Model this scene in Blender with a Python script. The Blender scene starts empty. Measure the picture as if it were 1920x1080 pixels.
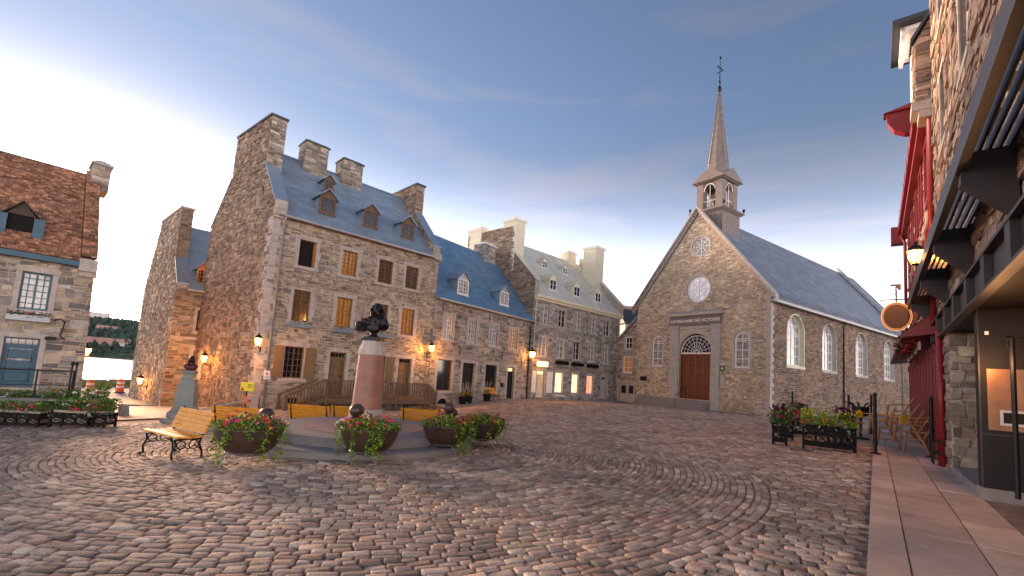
import bpy, bmesh, math, random
import numpy as np
from mathutils import Vector, Matrix, noise as mnoise
D = bpy.data; SC = bpy.context.scene; COL = SC.collection
rad = math.radians

# ------------------------------------------------------------------ camera, sky, sun, exposure
cam = D.objects.new('camera', D.cameras.new('camera')); COL.objects.link(cam); SC.camera = cam
cam.data.sensor_width = 36.0; cam.data.lens = 853.0 / 1920 * 36; cam.data.shift_y = 80 / 1920
cam.data.clip_end = 5000; cam.data.clip_start = .05
cam.location = (0, 0, 1.7)
cam.rotation_euler = (Matrix.Rotation(math.pi / 2 + math.atan(84 / 853), 3, 'X') @ Matrix.Rotation(rad(3.9), 3, 'Z')).to_euler()
HAZE = (.9, .06, 3.5)
SUN_AZ, SUN_EL = 135.0, 10.0          # azimuth counter-clockwise from +X, elevation
W = D.worlds.new('World'); SC.world = W; W.use_nodes = True
nt = W.node_tree; nt.nodes.clear()
def N_(t, typ, **kw):
    n = t.nodes.new(typ)
    for k, v in kw.items(): setattr(n, k, v)
    return n
sky = N_(nt, 'ShaderNodeTexSky', sky_type='NISHITA', sun_disc=False)
sky.sun_elevation = rad(SUN_EL); sky.sun_rotation = rad(90 - SUN_AZ)
sky.altitude = 50; sky.air_density = 1.0; sky.dust_density = .25; sky.ozone_density = 3.2
tc = N_(nt, 'ShaderNodeTexCoord'); mp = N_(nt, 'ShaderNodeMapping'); mp.inputs['Scale'].default_value = (1.6, 1.6, 8)
mp.inputs['Rotation'].default_value = (rad(6), rad(-5), rad(20))
nz = N_(nt, 'ShaderNodeTexNoise'); nz.inputs['Scale'].default_value = 1.5; nz.inputs['Detail'].default_value = 7; nz.inputs['Roughness'].default_value = .58; nz.inputs['Distortion'].default_value = .5
cr = N_(nt, 'ShaderNodeValToRGB'); cr.color_ramp.elements[0].position = .5; cr.color_ramp.elements[1].position = .78
bw = N_(nt, 'ShaderNodeRGBToBW'); cm = N_(nt, 'ShaderNodeMixRGB', blend_type='MULTIPLY'); cm.inputs[0].default_value = 1; cm.inputs[2].default_value = (1.62, 1.55, 1.58, 1)
mx = N_(nt, 'ShaderNodeMixRGB'); bg = N_(nt, 'ShaderNodeBackground'); wo = N_(nt, 'ShaderNodeOutputWorld')
ml = N_(nt, 'ShaderNodeMath', operation='MULTIPLY'); ml.inputs[1].default_value = .3
l = nt.links.new
l(tc.outputs['Generated'], mp.inputs[0]); l(mp.outputs[0], nz.inputs['Vector']); l(nz.outputs[0], cr.inputs[0]); l(cr.outputs[0], ml.inputs[0])
# thin summer haze: paler and whiter towards the horizon all round, under wisps of cloud
sx = N_(nt, 'ShaderNodeSeparateXYZ'); l(tc.outputs['Generated'], sx.inputs[0])
hz = N_(nt, 'ShaderNodeMapRange'); hz.inputs['From Min'].default_value = 0; hz.inputs['From Max'].default_value = .5; hz.inputs['To Min'].default_value = HAZE[0]; hz.inputs['To Max'].default_value = HAZE[1]; l(sx.outputs['Z'], hz.inputs[0])
hg = N_(nt, 'ShaderNodeMapRange', interpolation_type='SMOOTHERSTEP'); hg.inputs['From Min'].default_value = -.25; hg.inputs['From Max'].default_value = .5; hg.inputs['To Min'].default_value = HAZE[2]; hg.inputs['To Max'].default_value = .4; l(sx.outputs['Z'], hg.inputs[0])
hm = N_(nt, 'ShaderNodeMixRGB', blend_type='MULTIPLY'); hm.inputs[0].default_value = 1; hm.inputs[2].default_value = (1.06, 1.0, 1.02, 1)
hb = N_(nt, 'ShaderNodeMixRGB', blend_type='MULTIPLY'); hb.inputs[0].default_value = 1; hmix = N_(nt, 'ShaderNodeMixRGB')
l(sky.outputs[0], bw.inputs[0]); l(bw.outputs[0], hm.inputs[1])
l(hz.outputs[0], hmix.inputs[0]); l(sky.outputs[0], hmix.inputs[1]); l(hm.outputs[0], hmix.inputs[2])
l(bw.outputs[0], cm.inputs[1]); l(ml.outputs[0], mx.inputs[0]); l(hmix.outputs[0], mx.inputs[1]); l(cm.outputs[0], mx.inputs[2]); l(mx.outputs[0], hb.inputs[1]); l(hg.outputs[0], hb.inputs[2]); l(hb.outputs[0], bg.inputs[0]); l(bg.outputs[0], wo.inputs[0])
bg.inputs[1].default_value = .15
sun = D.objects.new('sun', D.lights.new('sun', 'SUN')); COL.objects.link(sun)
sun.data.energy = 2.0; sun.data.angle = rad(11); sun.data.color = (1, .72, .5)
sd = Vector((math.cos(rad(SUN_EL)) * math.cos(rad(SUN_AZ)), math.cos(rad(SUN_EL)) * math.sin(rad(SUN_AZ)), math.sin(rad(SUN_EL))))
sun.rotation_euler = sd.to_track_quat('Z', 'Y').to_euler()
SC.view_settings.view_transform = 'Standard'; SC.view_settings.look = 'None'; SC.view_settings.gamma = 1
SC.view_settings.exposure = 2.02
SC.view_settings.use_white_balance = True; SC.view_settings.white_balance_temperature = 7800; SC.view_settings.white_balance_tint = 22

# ------------------------------------------------------------------ materials
MATS = {}
def mat(name, col, rough=.8, metal=0., tint=False, var=.25, scale=6., bump=.0, bscale=40., emit=None, estr=0., spec=.5, speck=None):
    m = D.materials.new(name); m.use_nodes = True; t = m.node_tree; b = t.nodes['Principled BSDF']; MATS[name] = m
    L = t.links.new
    b.inputs['Roughness'].default_value = rough; b.inputs['Metallic'].default_value = metal; b.inputs['Specular IOR Level'].default_value = spec
    c = (*col, 1) if len(col) == 3 else col
    tcn = N_(t, 'ShaderNodeTexCoord'); g = N_(t, 'ShaderNodeNewGeometry')
    nzn = N_(t, 'ShaderNodeTexNoise'); nzn.inputs['Scale'].default_value = scale; nzn.inputs['Detail'].default_value = 6; nzn.inputs['Roughness'].default_value = .62
    L(g.outputs['Position'], nzn.inputs['Vector'])
    mr = N_(t, 'ShaderNodeMapRange'); mr.inputs['From Min'].default_value = .25; mr.inputs['From Max'].default_value = .75
    mr.inputs['To Min'].default_value = 1 - var; mr.inputs['To Max'].default_value = 1 + var
    L(nzn.outputs[0], mr.inputs[0])
    mu = N_(t, 'ShaderNodeMixRGB', blend_type='MULTIPLY'); mu.inputs[0].default_value = 1
    if tint:
        a = N_(t, 'ShaderNodeAttribute', attribute_name='tint'); L(a.outputs['Color'], mu.inputs[1])
    else: mu.inputs[1].default_value = c
    L(mr.outputs[0], mu.inputs[2]); out = mu.outputs[0]
    if tint and name in ('stone', 'cobble', 'slab', 'shingle'):
        n4 = N_(t, 'ShaderNodeTexNoise'); n4.inputs['Scale'].default_value = .45; n4.inputs['Detail'].default_value = 5; n4.inputs['Roughness'].default_value = .65; L(g.outputs['Position'], n4.inputs['Vector'])
        m4 = N_(t, 'ShaderNodeMapRange'); m4.inputs['From Min'].default_value = .3; m4.inputs['From Max'].default_value = .7; m4.inputs['To Min'].default_value = .72; m4.inputs['To Max'].default_value = 1.22
        L(n4.outputs[0], m4.inputs[0]); m5 = N_(t, 'ShaderNodeMixRGB', blend_type='MULTIPLY'); m5.inputs[0].default_value = 1; L(out, m5.inputs[1]); L(m4.outputs[0], m5.inputs[2]); out = m5.outputs[0]
    if speck:
        n2 = N_(t, 'ShaderNodeTexNoise'); n2.inputs['Scale'].default_value = speck[0]; n2.inputs['Detail'].default_value = 3
        L(g.outputs['Position'], n2.inputs['Vector'])
        m2 = N_(t, 'ShaderNodeMapRange'); m2.inputs['From Min'].default_value = .3; m2.inputs['From Max'].default_value = .7; m2.inputs['To Min'].default_value = 1 - speck[1]; m2.inputs['To Max'].default_value = 1 + speck[1]
        L(n2.outputs[0], m2.inputs[0]); m3 = N_(t, 'ShaderNodeMixRGB', blend_type='MULTIPLY'); m3.inputs[0].default_value = 1
        L(out, m3.inputs[1]); L(m2.outputs[0], m3.inputs[2]); out = m3.outputs[0]
    L(out, b.inputs['Base Color'])
    if bump:
        nb = N_(t, 'ShaderNodeTexNoise'); nb.inputs['Scale'].default_value = bscale; nb.inputs['Detail'].default_value = 5
        L(g.outputs['Position'], nb.inputs['Vector'])
        bp = N_(t, 'ShaderNodeBump'); bp.inputs['Strength'].default_value = bump; bp.inputs['Distance'].default_value = .03
        L(nb.outputs[0], bp.inputs['Height']); L(bp.outputs[0], b.inputs['Normal'])
    if emit:
        b.inputs['Emission Color'].default_value = (*emit, 1); b.inputs['Emission Strength'].default_value = estr
    return m
mat('stone', (.3, .25, .2), .92, tint=True, var=.26, scale=5, bump=.7, bscale=28, speck=(45, .3))
mat('cobble', (.3, .27, .25), .82, tint=True, var=.3, scale=1.1, bump=.55, bscale=70, speck=(90, .38), spec=.3)
mat('mortar', (.52, .42, .31), .95, var=.3, scale=3, bump=.5)
mat('mortar_grey', (.4, .35, .3), .95, var=.3, scale=3, bump=.5)
mat('dirt', (.2, .155, .125), .95, var=.5, scale=2.5, bump=.6, speck=(60, .4))
mat('dressed', (.47, .41, .36), .85, var=.22, scale=4, bump=.3, speck=(30, .18))
mat('dressed_grey', (.43, .4, .37), .85, var=.22, scale=4, bump=.3, speck=(30, .18))
mat('slab', (.26, .22, .2), .7, tint=True, var=.25, scale=1.6, bump=.35, bscale=90, speck=(120, .22))
mat('asphalt', (.1, .1, .11), .9, var=.3, scale=1.5, bump=.3)
mat('tile', (.2, .25, .3), .42, metal=.35, tint=True, var=.14, scale=1.2, bump=.08, bscale=12)
mat('shingle', (.25, .14, .09), .9, tint=True, var=.3, scale=8, bump=.4, bscale=60)
mat('cream_metal', (.62, .6, .5), .5, metal=.1, var=.12, scale=1.5)
mat('cream_paint', (.66, .62, .46), .6, var=.1, scale=3)
mat('blue_metal', (.26, .35, .43), .45, metal=.35, var=.15, scale=1.5)
mat('lead_metal', (.3, .29, .28), .5, metal=.4, var=.2, scale=2)
mat('zinc', (.38, .4, .42), .45, metal=.5, var=.15, scale=3)
mat('brown_paint', (.2, .115, .05), .6, var=.25, scale=8, bump=.15)
mat('brown_frame', (.16, .085, .04), .6, var=.2, scale=8)
mat('deck_wood', (.16, .095, .05), .75, var=.35, scale=7, bump=.25)
mat('orange_paint', (.55, .2, .05), .55, var=.15, scale=6)
mat('white_paint', (.78, .76, .72), .5, var=.07, scale=5)
mat('blue_paint', (.035, .115, .16), .5, var=.2, scale=5)
mat('red_paint', (.24, .014, .018), .42, var=.18, scale=4)
mat('church_door', (.13, .026, .01), .4, var=.3, scale=7, bump=.15)
mat('black_iron', (.007, .007, .008), .5, metal=.0, spec=.3, var=.2, scale=8)
mat('steel_beam', (.035, .03, .032), .45, metal=.3, var=.25, scale=4)
mat('black_panel', (.012, .011, .012), .55, spec=.25, var=.15, scale=2)
mat('copper_panel', (.2, .1, .06), .38, metal=.9, var=.3, scale=3)
mat('bronze', (.018, .015, .014), .38, metal=.6, var=.4, scale=9, bump=.25, bscale=25)
mat('bronze_red', (.09, .02, .03), .45, metal=.4, var=.4, scale=12)
mat('granite_red', (.3, .13, .09), .5, var=.18, scale=3, speck=(70, .45))
mat('granite_pale', (.45, .39, .34), .65, var=.18, scale=4, speck=(70, .3))
mat('granite_grey', (.23, .21, .2), .75, var=.22, scale=3, bump=.3, speck=(80, .3))
mat('ped_grey', (.2, .225, .2), .6, var=.15, scale=3, speck=(60, .15))
mat('bench_wood', (.72, .29, .02), .5, var=.25, scale=9, bump=.1)
mat('bowl_brown', (.055, .03, .022), .4, var=.3, scale=5)
mat('wire', (.3, .3, .3), .4, metal=.8, var=.1)
mat('soil', (.05, .03, .02), .95, var=.4, scale=20)
mat('leaf', (.06, .12, .03), .6, tint=True, var=.25, scale=9, spec=.3)
mat('wood_chair', (.34, .15, .06), .5, var=.25, scale=12)
mat('yellow_plastic', (.75, .45, .02), .5, var=.08)
mat('yellow_box', (.85, .75, .03), .5, var=.05)
mat('sign_red', (.6, .03, .02), .5, var=.05)
mat('sign_white', (.8, .8, .78), .5, var=.05)
mat('sign_green', (.03, .12, .09), .5, var=.05)
mat('sign_brown', (.06, .03, .018), .6, var=.25, scale=20)
mat('neon_edge', (.6, .28, .1), .4, emit=(1, .42, .15), estr=.25)
mat('liner', (.45, .36, .28), .8, var=.15)
mat('black_wood', (.007, .006, .006), .7, spec=.2, var=.3, scale=10)
mat('glass_dark', (.012, .014, .018), .06, var=.5, scale=1.5, spec=.8)
mat('glass_brown', (.1, .05, .018), .1, var=.9, scale=7, spec=.6)
mat('glass_amber', (.34, .14, .03), .15, var=.95, scale=8, spec=.5, emit=(1, .4, .08), estr=.03)
mat('glass_curtain', (.3, .29, .27), .12, var=.85, scale=4, spec=.7)
mat('glass_warm', (.5, .38, .22), .2, var=.4, scale=6, emit=(1, .62, .28), estr=.7)
mat('glass_red', (.5, .12, .08), .2, var=.6, scale=9, emit=(1, .3, .18), estr=.45)
mat('glass_sky', (.75, .76, .78), .08, var=.25, scale=2, spec=1.)
mat('interior', (.008, .006, .005), .9)
mat('lamp_glow', (1, .6, .2), .5, emit=(1, .42, .09), estr=5)
mat('lit_sign', (.85, .7, .4), .5, emit=(1, .66, .25), estr=1.6)
mat('hill_green', (.045, .07, .05), .95, var=.6, scale=.05, speck=(.3, .5))
mat('river', (.3, .32, .33), .12, var=.05, scale=.1, bump=.25, bscale=.9)
mat('concrete', (.36, .33, .31), .85, var=.2, scale=2, bump=.2)
mat('cone_orange', (.8, .13, .02), .5, var=.05)
mat('far_white', (.55, .5, .47), .8, var=.2, scale=.3)
mat('far_pink', (.5, .27, .2), .8, var=.2, scale=.3)
mat('slate_dark', (.05, .055, .06), .6, var=.2)
mat('church_tile', (.13, .145, .165), .45, metal=.3, tint=True, var=.14, scale=1.0, bump=.06)
mat('bark', (.08, .05, .03), .9)
mat('brick', (.32, .1, .06), .9, tint=True, var=.2, scale=8, bump=.3)

# ------------------------------------------------------------------ mesh helpers
RZ = {}
class MB:
    def __init__(s): s.v = []; s.f = []; s.c = []; s.cur = (1, 1, 1)
    def quad(s, *p):
        i = len(s.v); s.v += [tuple(q) for q in p]; s.f.append(tuple(range(i, i + len(p)))); s.c.append(s.cur)
    def hexa(s, p):     # 8 points: bottom 0-3 ccw, top 4-7
        i = len(s.v); s.v += [tuple(q) for q in p]
        for a in ((3, 2, 1, 0), (4, 5, 6, 7), (0, 1, 5, 4), (1, 2, 6, 5), (2, 3, 7, 6), (3, 0, 4, 7)):
            s.f.append(tuple(i + k for k in a)); s.c.append(s.cur)
    def box(s, x0, x1, y0, y1, z0, z1):
        x0, x1 = sorted((x0, x1)); y0, y1 = sorted((y0, y1)); z0, z1 = sorted((z0, z1))
        s.hexa([(x0, y0, z0), (x1, y0, z0), (x1, y1, z0), (x0, y1, z0), (x0, y0, z1), (x1, y0, z1), (x1, y1, z1), (x0, y1, z1)])
        return s
    def bar(s, a, b, w, h, up=(0, 0, 1)):   # box section along a-b
        a = Vector(a); b = Vector(b); d = (b - a).normalized(); u = Vector(up)
        if abs(d.dot(u)) > .95: u = Vector((1, 0, 0)) if abs(d.x) < .9 else Vector((0, 1, 0))
        x = d.cross(u).normalized() * w / 2; y = x.cross(d).normalized() * h / 2
        s.hexa([a - x - y, a + x - y, b + x - y, b - x - y, a - x + y, a + x + y, b + x + y, b - x + y]); return s
    def tube(s, pts, r, n=8, caps=True):
        pts = [Vector(p) for p in pts]; rs = r if isinstance(r, (list, tuple)) else [r] * len(pts)
        base = len(s.v); up = Vector((0, 0, 1))
        for i, p in enumerate(pts):
            d = (pts[min(i + 1, len(pts) - 1)] - pts[max(i - 1, 0)]).normalized()
            u = up if abs(d.z) < .9 else Vector((1, 0, 0))
            x = d.cross(u).normalized(); y = x.cross(d).normalized()
            for k in range(n):
                a = 2 * math.pi * k / n; s.v.append(tuple(p + (x * math.cos(a) + y * math.sin(a)) * rs[i]))
        for i in range(len(pts) - 1):
            for k in range(n):
                a = base + i * n + k; b = base + i * n + (k + 1) % n
                s.f.append((a, b, b + n, a + n)); s.c.append(s.cur)
        if caps:
            s.f.append(tuple(base + k for k in range(n))[::-1]); s.c.append(s.cur)
            e = base + (len(pts) - 1) * n; s.f.append(tuple(e + k for k in range(n))); s.c.append(s.cur)
        return s
    def lathe(s, prof, n=24, c=(0, 0), a0=0., sx=1., sy=1.):
        base = len(s.v)
        for r, z in prof:
            for k in range(n):
                a = a0 + 2 * math.pi * k / n; s.v.append((c[0] + r * sx * math.cos(a), c[1] + r * sy * math.sin(a), z))
        for i in range(len(prof) - 1):
            for k in range(n):
                a = base + i * n + k; b = base + i * n + (k + 1) % n
                s.f.append((a, b, b + n, a + n)); s.c.append(s.cur)
        s.f.append(tuple(base + k for k in range(n))[::-1]); s.c.append(s.cur)
        e = base + (len(prof) - 1) * n; s.f.append(tuple(e + k for k in range(n))); s.c.append(s.cur)
        return s
    def prism(s, poly, e):   # planar polygon (3d points) extruded by vector e
        e = Vector(e); n = len(poly); i = len(s.v)
        s.v += [tuple(p) for p in poly] + [tuple(Vector(p) + e) for p in poly]
        s.f.append(tuple(range(i, i + n))[::-1]); s.c.append(s.cur); s.f.append(tuple(range(i + n, i + 2 * n))); s.c.append(s.cur)
        for k in range(n):
            j = (k + 1) % n; s.f.append((i + k, i + j, i + n + j, i + n + k)); s.c.append(s.cur)
        return s
    def build(s, name, m, parent=None, smooth=False, kind=None, fixn=True):
        me = D.meshes.new(name); dz = -RZ.get(parent, 0) if parent else 0
        me.from_pydata([(x, y, z + dz) for x, y, z in s.v] if dz else s.v, [], s.f)
        M = MATS[m]; me.materials.append(M)
        at = me.attributes.new('tint', 'FLOAT_COLOR', 'FACE')
        at.data.foreach_set('color', [q for c in s.c for q in (c[0], c[1], c[2], 1)])
        if fixn:
            bm = bmesh.new(); bm.from_mesh(me); bmesh.ops.recalc_face_normals(bm, faces=bm.faces); bm.to_mesh(me); bm.free()
        if smooth: me.polygons.foreach_set('use_smooth', [True] * len(me.polygons))
        o = D.objects.new(name, me); COL.objects.link(o)
        if parent: o.parent = parent; RZ[o] = RZ.get(parent, 0)
        if kind: o['kind'] = kind
        return o
def tag(o, label=None, cat=None, group=None, kind=None):
    for k, v in (('label', label), ('category', cat), ('group', group), ('kind', kind)):
        if v: o[k] = v
    return o
def empty(name, loc, ang=0., label=None, cat=None, group=None, zrel=True):
    o = D.objects.new(name, None); COL.objects.link(o); o.location = loc; o.rotation_euler = (0, 0, rad(ang)); o.empty_display_size = .2
    RZ[o] = loc[2] if zrel else 0
    return tag(o, label, cat, group)
def copy_tree(o, parent=None):
    c = o.copy(); COL.objects.link(c); c.parent = parent
    for ch in o.children: copy_tree(ch, c)
    return c
def inst(o, first, loc, ang, label):
    c = o if first else copy_tree(o)
    c.location = loc; c.rotation_euler = (0, 0, rad(ang)); c['label'] = label
    return c

# ------------------------------------------------------------------ masonry / tile generator
def span(poly, v):
    xs = []
    n = len(poly)
    for i in range(n):
        (u0, v0), (u1, v1) = poly[i], poly[(i + 1) % n]
        if (v0 <= v < v1) or (v1 <= v < v0): xs.append(u0 + (u1 - u0) * (v - v0) / (v1 - v0))
    return (min(xs), max(xs)) if len(xs) > 1 else None
def hspan(h, v, g=0.):
    # hole: (u0,u1,v0,v1[,'arch'|'round'])
    u0, u1, v0, v1 = h[:4]; k = h[4] if len(h) > 4 else None
    if k == 'round':
        c = (v0 + v1) / 2; r = (v1 - v0) / 2 + g
        if abs(v - c) >= r: return None
        w = math.sqrt(r * r - (v - c) ** 2) * (u1 - u0) / (v1 - v0); m = (u0 + u1) / 2; return (m - w, m + w)
    if v < v0 - g or v > v1 + g: return None
    if k == 'arch':
        r = (u1 - u0) / 2; c = v1 - r
        if v > c:
            R = r + g; d = R * R - (v - c) ** 2
            if d <= 0: return None
            w = math.sqrt(d); m = (u0 + u1) / 2; return (m - w, m + w)
    return (u0 - g, u1 + g)
def cut(a, b, holes, v, g):
    iv = [(a, b)]
    for h in holes:
        s = hspan(h, v, g)
        if not s: continue
        nv = []
        for p, q in iv:
            if s[1] <= p or s[0] >= q: nv.append((p, q)); continue
            if s[0] > p: nv.append((p, s[0]))
            if s[1] < q: nv.append((s[1], q))
        iv = nv
    return iv
def tiles(P0, U, V, Nn, poly, holes, w, h, pal, seed=1, prot=(.01, .035), joint=.016, jit=.02, wav=.03, split=.2, g=0., bond=False, inset=.012, wr=(.55, 1.6), hr=(.75, 1.3), lift=1., vary=(.5, 1.3)):
    rnd = random.Random(seed); P0 = Vector(P0); U = Vector(U); V = Vector(V); Nn = Vector(Nn)
    v = min(p[1] for p in poly); vmax = max(p[1] for p in poly); rows = [v]
    while v < vmax - h * .4: v += h * rnd.uniform(*hr); rows.append(min(v, vmax))
    out = []
    def bl(i, u): return rows[i] + (0 if i in (0, len(rows) - 1) else wav * mnoise.noise(Vector((u * 1.3, i * 7.7, seed))))
    for i in range(len(rows) - 1):
        v0, v1 = rows[i], rows[i + 1]; vm = (v0 + v1) / 2; sb, st = span(poly, v0 + 1e-4), span(poly, v1 - 1e-4)
        if v1 - v0 < .02 or not sb or not st: continue
        sm = ((sb[0] + st[0]) / 2, (sb[1] + st[1]) / 2)
        for a, b in cut(sm[0], sm[1], holes, vm, g):
            if b - a < .03: continue
            us = [a]; off = (i % 2) * .5 if bond else 0; u = a
            if bond: u = a + (w * .5 if i % 2 else w); us.append(u) if u < b - .02 else None
            while u < b - w * .6:
                u += w if bond else w * rnd.uniform(*wr)
                if u < b - w * .3: us.append(u)
            us.append(b)
            for k in range(len(us) - 1):
                ul, ur = us[k], us[k + 1]
                if ur - ul < .02: continue
                parts = [(0, 1)] if rnd.random() > split else [(0, rnd.uniform(.4, .6))]
                if parts[0][1] < 1: parts.append((parts[0][1], 1))
                for t0, t1 in parts:
                    j = joint / 2; c = pal[rnd.randrange(len(pal))]; f = rnd.uniform(*vary) * lift; c = tuple(x * f for x in c)
                    pr = rnd.uniform(*prot); q = []
                    for (uu, tt) in ((ul + j, t0), (ur - j, t0), (ur - j, t1), (ul + j, t1)):
                        vv = bl(i, uu) * (1 - tt) + bl(i + 1, uu) * tt + (j if tt == t0 else -j)
                        # slanted ends follow the outline
                        if uu - j <= sm[0] + 1e-6 or uu - j == a == sm[0]: uu = (sb[0] * (1 - tt) + st[0] * tt) + j
                        if uu + j >= sm[1] - 1e-6: uu = (sb[1] * (1 - tt) + st[1] * tt) - j
                        q.append((uu + rnd.uniform(-jit, jit) * .5, vv + rnd.uniform(-jit, jit) * .4))
                    cu = sum(p[0] for p in q) / 4; cv = sum(p[1] for p in q) / 4
                    back = [P0 + U * p[0] + V * p[1] for p in q]
                    fr = []
                    for p in q:
                        d = (cu - p[0], cv - p[1]); ln = math.hypot(*d) or 1; s_ = min(inset / ln * 1.4, .4)
                        fr.append(P0 + U * (p[0] + d[0] * s_) + V * (p[1] + d[1] * s_) + Nn * (pr + rnd.uniform(-.2, .2) * pr))
                    out.append((back, fr, c, (ur - ul) * (v1 - v0) * (t1 - t0)))
    return out
def add_tile(mb, t):
    i = len(mb.v); mb.v += [tuple(p) for p in t[0]] + [tuple(p) for p in t[1]]
    for a in ((4, 5, 6, 7), (0, 1, 5, 4), (1, 2, 6, 5), (2, 3, 7, 6), (3, 0, 4, 7)): mb.f.append(tuple(i + k for k in a)); mb.c.append(t[2])
def lay(ts, parent, m, name='stone', plural='stonework', single=0, fixn=False):
    ts = sorted(ts, key=lambda t: -t[3])
    for t in ts[:single]:
        b = MB(); add_tile(b, t); b.build(name, m, parent, fixn=False)
    if len(ts) > single:
        b = MB()
        for t in ts[single:]: add_tile(b, t)
        b.build(plural, m, parent, kind='stuff', fixn=fixn)
def backing(mb, P0, U, V, Nn, poly, holes, depth=.25, nb=8):
    P0 = Vector(P0); U = Vector(U); V = Vector(V); Nn = Vector(Nn); E = lambda u, v, d=0.: P0 + U * u + V * v - Nn * d
    br = {p[1] for p in poly}
    for h in holes:
        u0, u1, v0, v1 = h[:4]; br |= {v0, v1}
        if len(h) > 4:
            c = v1 - (u1 - u0) / 2 if h[4] == 'arch' else v0
            br |= {c + (v1 - c) * math.sin(k / nb * math.pi / 2) if h[4] == 'arch' else v0 + (v1 - v0) * (1 - math.cos(k / nb * math.pi)) / 2 for k in range(nb + 1)}
    br = sorted(br)
    for v0, v1 in zip(br, br[1:]):
        if v1 - v0 < 1e-5: continue
        sb, st = span(poly, v0 + 1e-5), span(poly, v1 - 1e-5)
        if not sb or not st: continue
        vm = (v0 + v1) / 2
        ib = cut((sb[0] + st[0]) / 2, (sb[1] + st[1]) / 2, holes, vm, 0)
        for n, (a, b) in enumerate(ib):
            a0, a1 = (sb[0], st[0]) if n == 0 and a <= (sb[0] + st[0]) / 2 + 1e-6 else (a, a)
            b0, b1 = (sb[1], st[1]) if n == len(ib) - 1 and b >= (sb[1] + st[1]) / 2 - 1e-6 else (b, b)
            mb.quad(E(a0, v0), E(b0, v0), E(b1, v1), E(a1, v1))
    for h in holes:      # reveals
        pts = outline(h)
        for p, q in zip(pts, pts[1:] + pts[:1]): mb.quad(E(*p), E(*q), E(*q, depth), E(*p, depth))
def outline(h, n=14, g=0.):
    u0, u1, v0, v1 = h[:4]; k = h[4] if len(h) > 4 else None; m = (u0 + u1) / 2
    if k == 'round':
        return [(m + ((u1 - u0) / 2 + g) * math.cos(2 * math.pi * i / 28), (v0 + v1) / 2 + ((v1 - v0) / 2 + g) * math.sin(2 * math.pi * i / 28)) for i in range(28)]
    if k == 'arch':
        r = (u1 - u0) / 2; c = v1 - r
        return [(u0 - g, v0 - g), (u1 + g, v0 - g)] + [(m + (r + g) * math.cos(math.pi * i / n), c + (r + g) * math.sin(math.pi * i / n)) for i in range(n + 1)]
    return [(u0 - g, v0 - g), (u1 + g, v0 - g), (u1 + g, v1 + g), (u0 - g, v1 + g)]

class Plane:       # a wall plane of a building, in the building's own coordinates
    def __init__(s, P0=(0, 0), ang=0., flip=False):
        a = rad(ang); s.P0 = Vector((P0[0], P0[1], 0)); s.U = Vector((math.cos(a), math.sin(a), 0)); s.V = Vector((0, 0, 1))
        s.N = Vector((math.sin(a), -math.cos(a), 0)) * (-1 if flip else 1)
    def p(s, u, v, o=0.): return s.P0 + s.U * u + s.V * v + s.N * o
    def box(s, mb, u0, u1, v0, v1, o0, o1):
        P = s.p; mb.hexa([P(u0, v0, o1), P(u1, v0, o1), P(u1, v0, o0), P(u0, v0, o0), P(u0, v1, o1), P(u1, v1, o1), P(u1, v1, o0), P(u0, v1, o0)])
    def ringed(s, mb, inner, outer, o0, o1):
        n = len(inner)
        for i in range(n):
            j = (i + 1) % n; a, b, c, d = inner[i], inner[j], outer[j], outer[i]
            mb.hexa([s.p(*a, o0), s.p(*b, o0), s.p(*c, o0), s.p(*d, o0), s.p(*a, o1), s.p(*b, o1), s.p(*c, o1), s.p(*d, o1)])
def wall(pl, parent, poly, holes, w, h, pal, name='wall', mort='mortar', single=0, g=.1, **kw):
    b = MB(); backing(b, pl.P0, pl.U, pl.V, pl.N, poly, holes); o = b.build(name, mort, parent)
    ts = tiles(pl.P0, pl.U, pl.V, pl.N, poly, holes, w, h, pal, g=g, **kw); lay(ts, o, 'stone', single=single)
    return o
def surround(pl, parent, h, m, wd=.17, sill=True, out=.03, quoin=True, seed=0):
    """dressed stone frame of blocks round an opening"""
    rnd = random.Random(seed + int(h[0] * 100)); u0, u1, v0, v1 = h[:4]; k = h[4] if len(h) > 4 else None; b = MB(); j = .006
    top = v1 - (u1 - u0) / 2 if k == 'arch' else v1
    if k != 'round':
        for sx in (-1, 1):
            v = v0; i = 0
            while v < top - .05:
                hh = min(rnd.uniform(.3, .5), top - v); hh = top - v if top - v - hh < .15 else hh
                ww = wd * (1.35 if i % 2 and quoin else 1.0)
                a, c = (u0 - ww, u0) if sx < 0 else (u1, u1 + ww)
                pl.box(b, a, c, v + j, v + hh - j, -.12, out + rnd.uniform(-.004, .006)); v += hh; i += 1
        if not k:
            pl.box(b, u0 - wd * 1.3, u1 + wd * 1.3, v1 + j, v1 + wd * 1.15, -.12, out + .003)
        if sill: pl.box(b, u0 - wd * 1.25, u1 + wd * 1.25, v0 - .16, v0 - j, -.12, out + .035)
    if k == 'arch':
        r = (u1 - u0) / 2; m_ = (u0 + u1) / 2; n = 11
        for i in range(n):
            a0, a1 = math.pi * (i + .04) / n, math.pi * (i + .96) / n; rr = wd * (1.2 if i == n // 2 else 1)
            P = [(m_ + r * math.cos(a0), top + r * math.sin(a0)), (m_ + (r + rr) * math.cos(a0), top + (r + rr) * math.sin(a0)), (m_ + (r + rr) * math.cos(a1), top + (r + rr) * math.sin(a1)), (m_ + r * math.cos(a1), top + r * math.sin(a1))]
            b.hexa([pl.p(*q, -.12) for q in P] + [pl.p(*q, out) for q in P])
    if k == 'round': pl.ringed(b, outline(h), outline(h, g=wd), -.12, out)
    return b.build('surround', m, parent)
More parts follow.
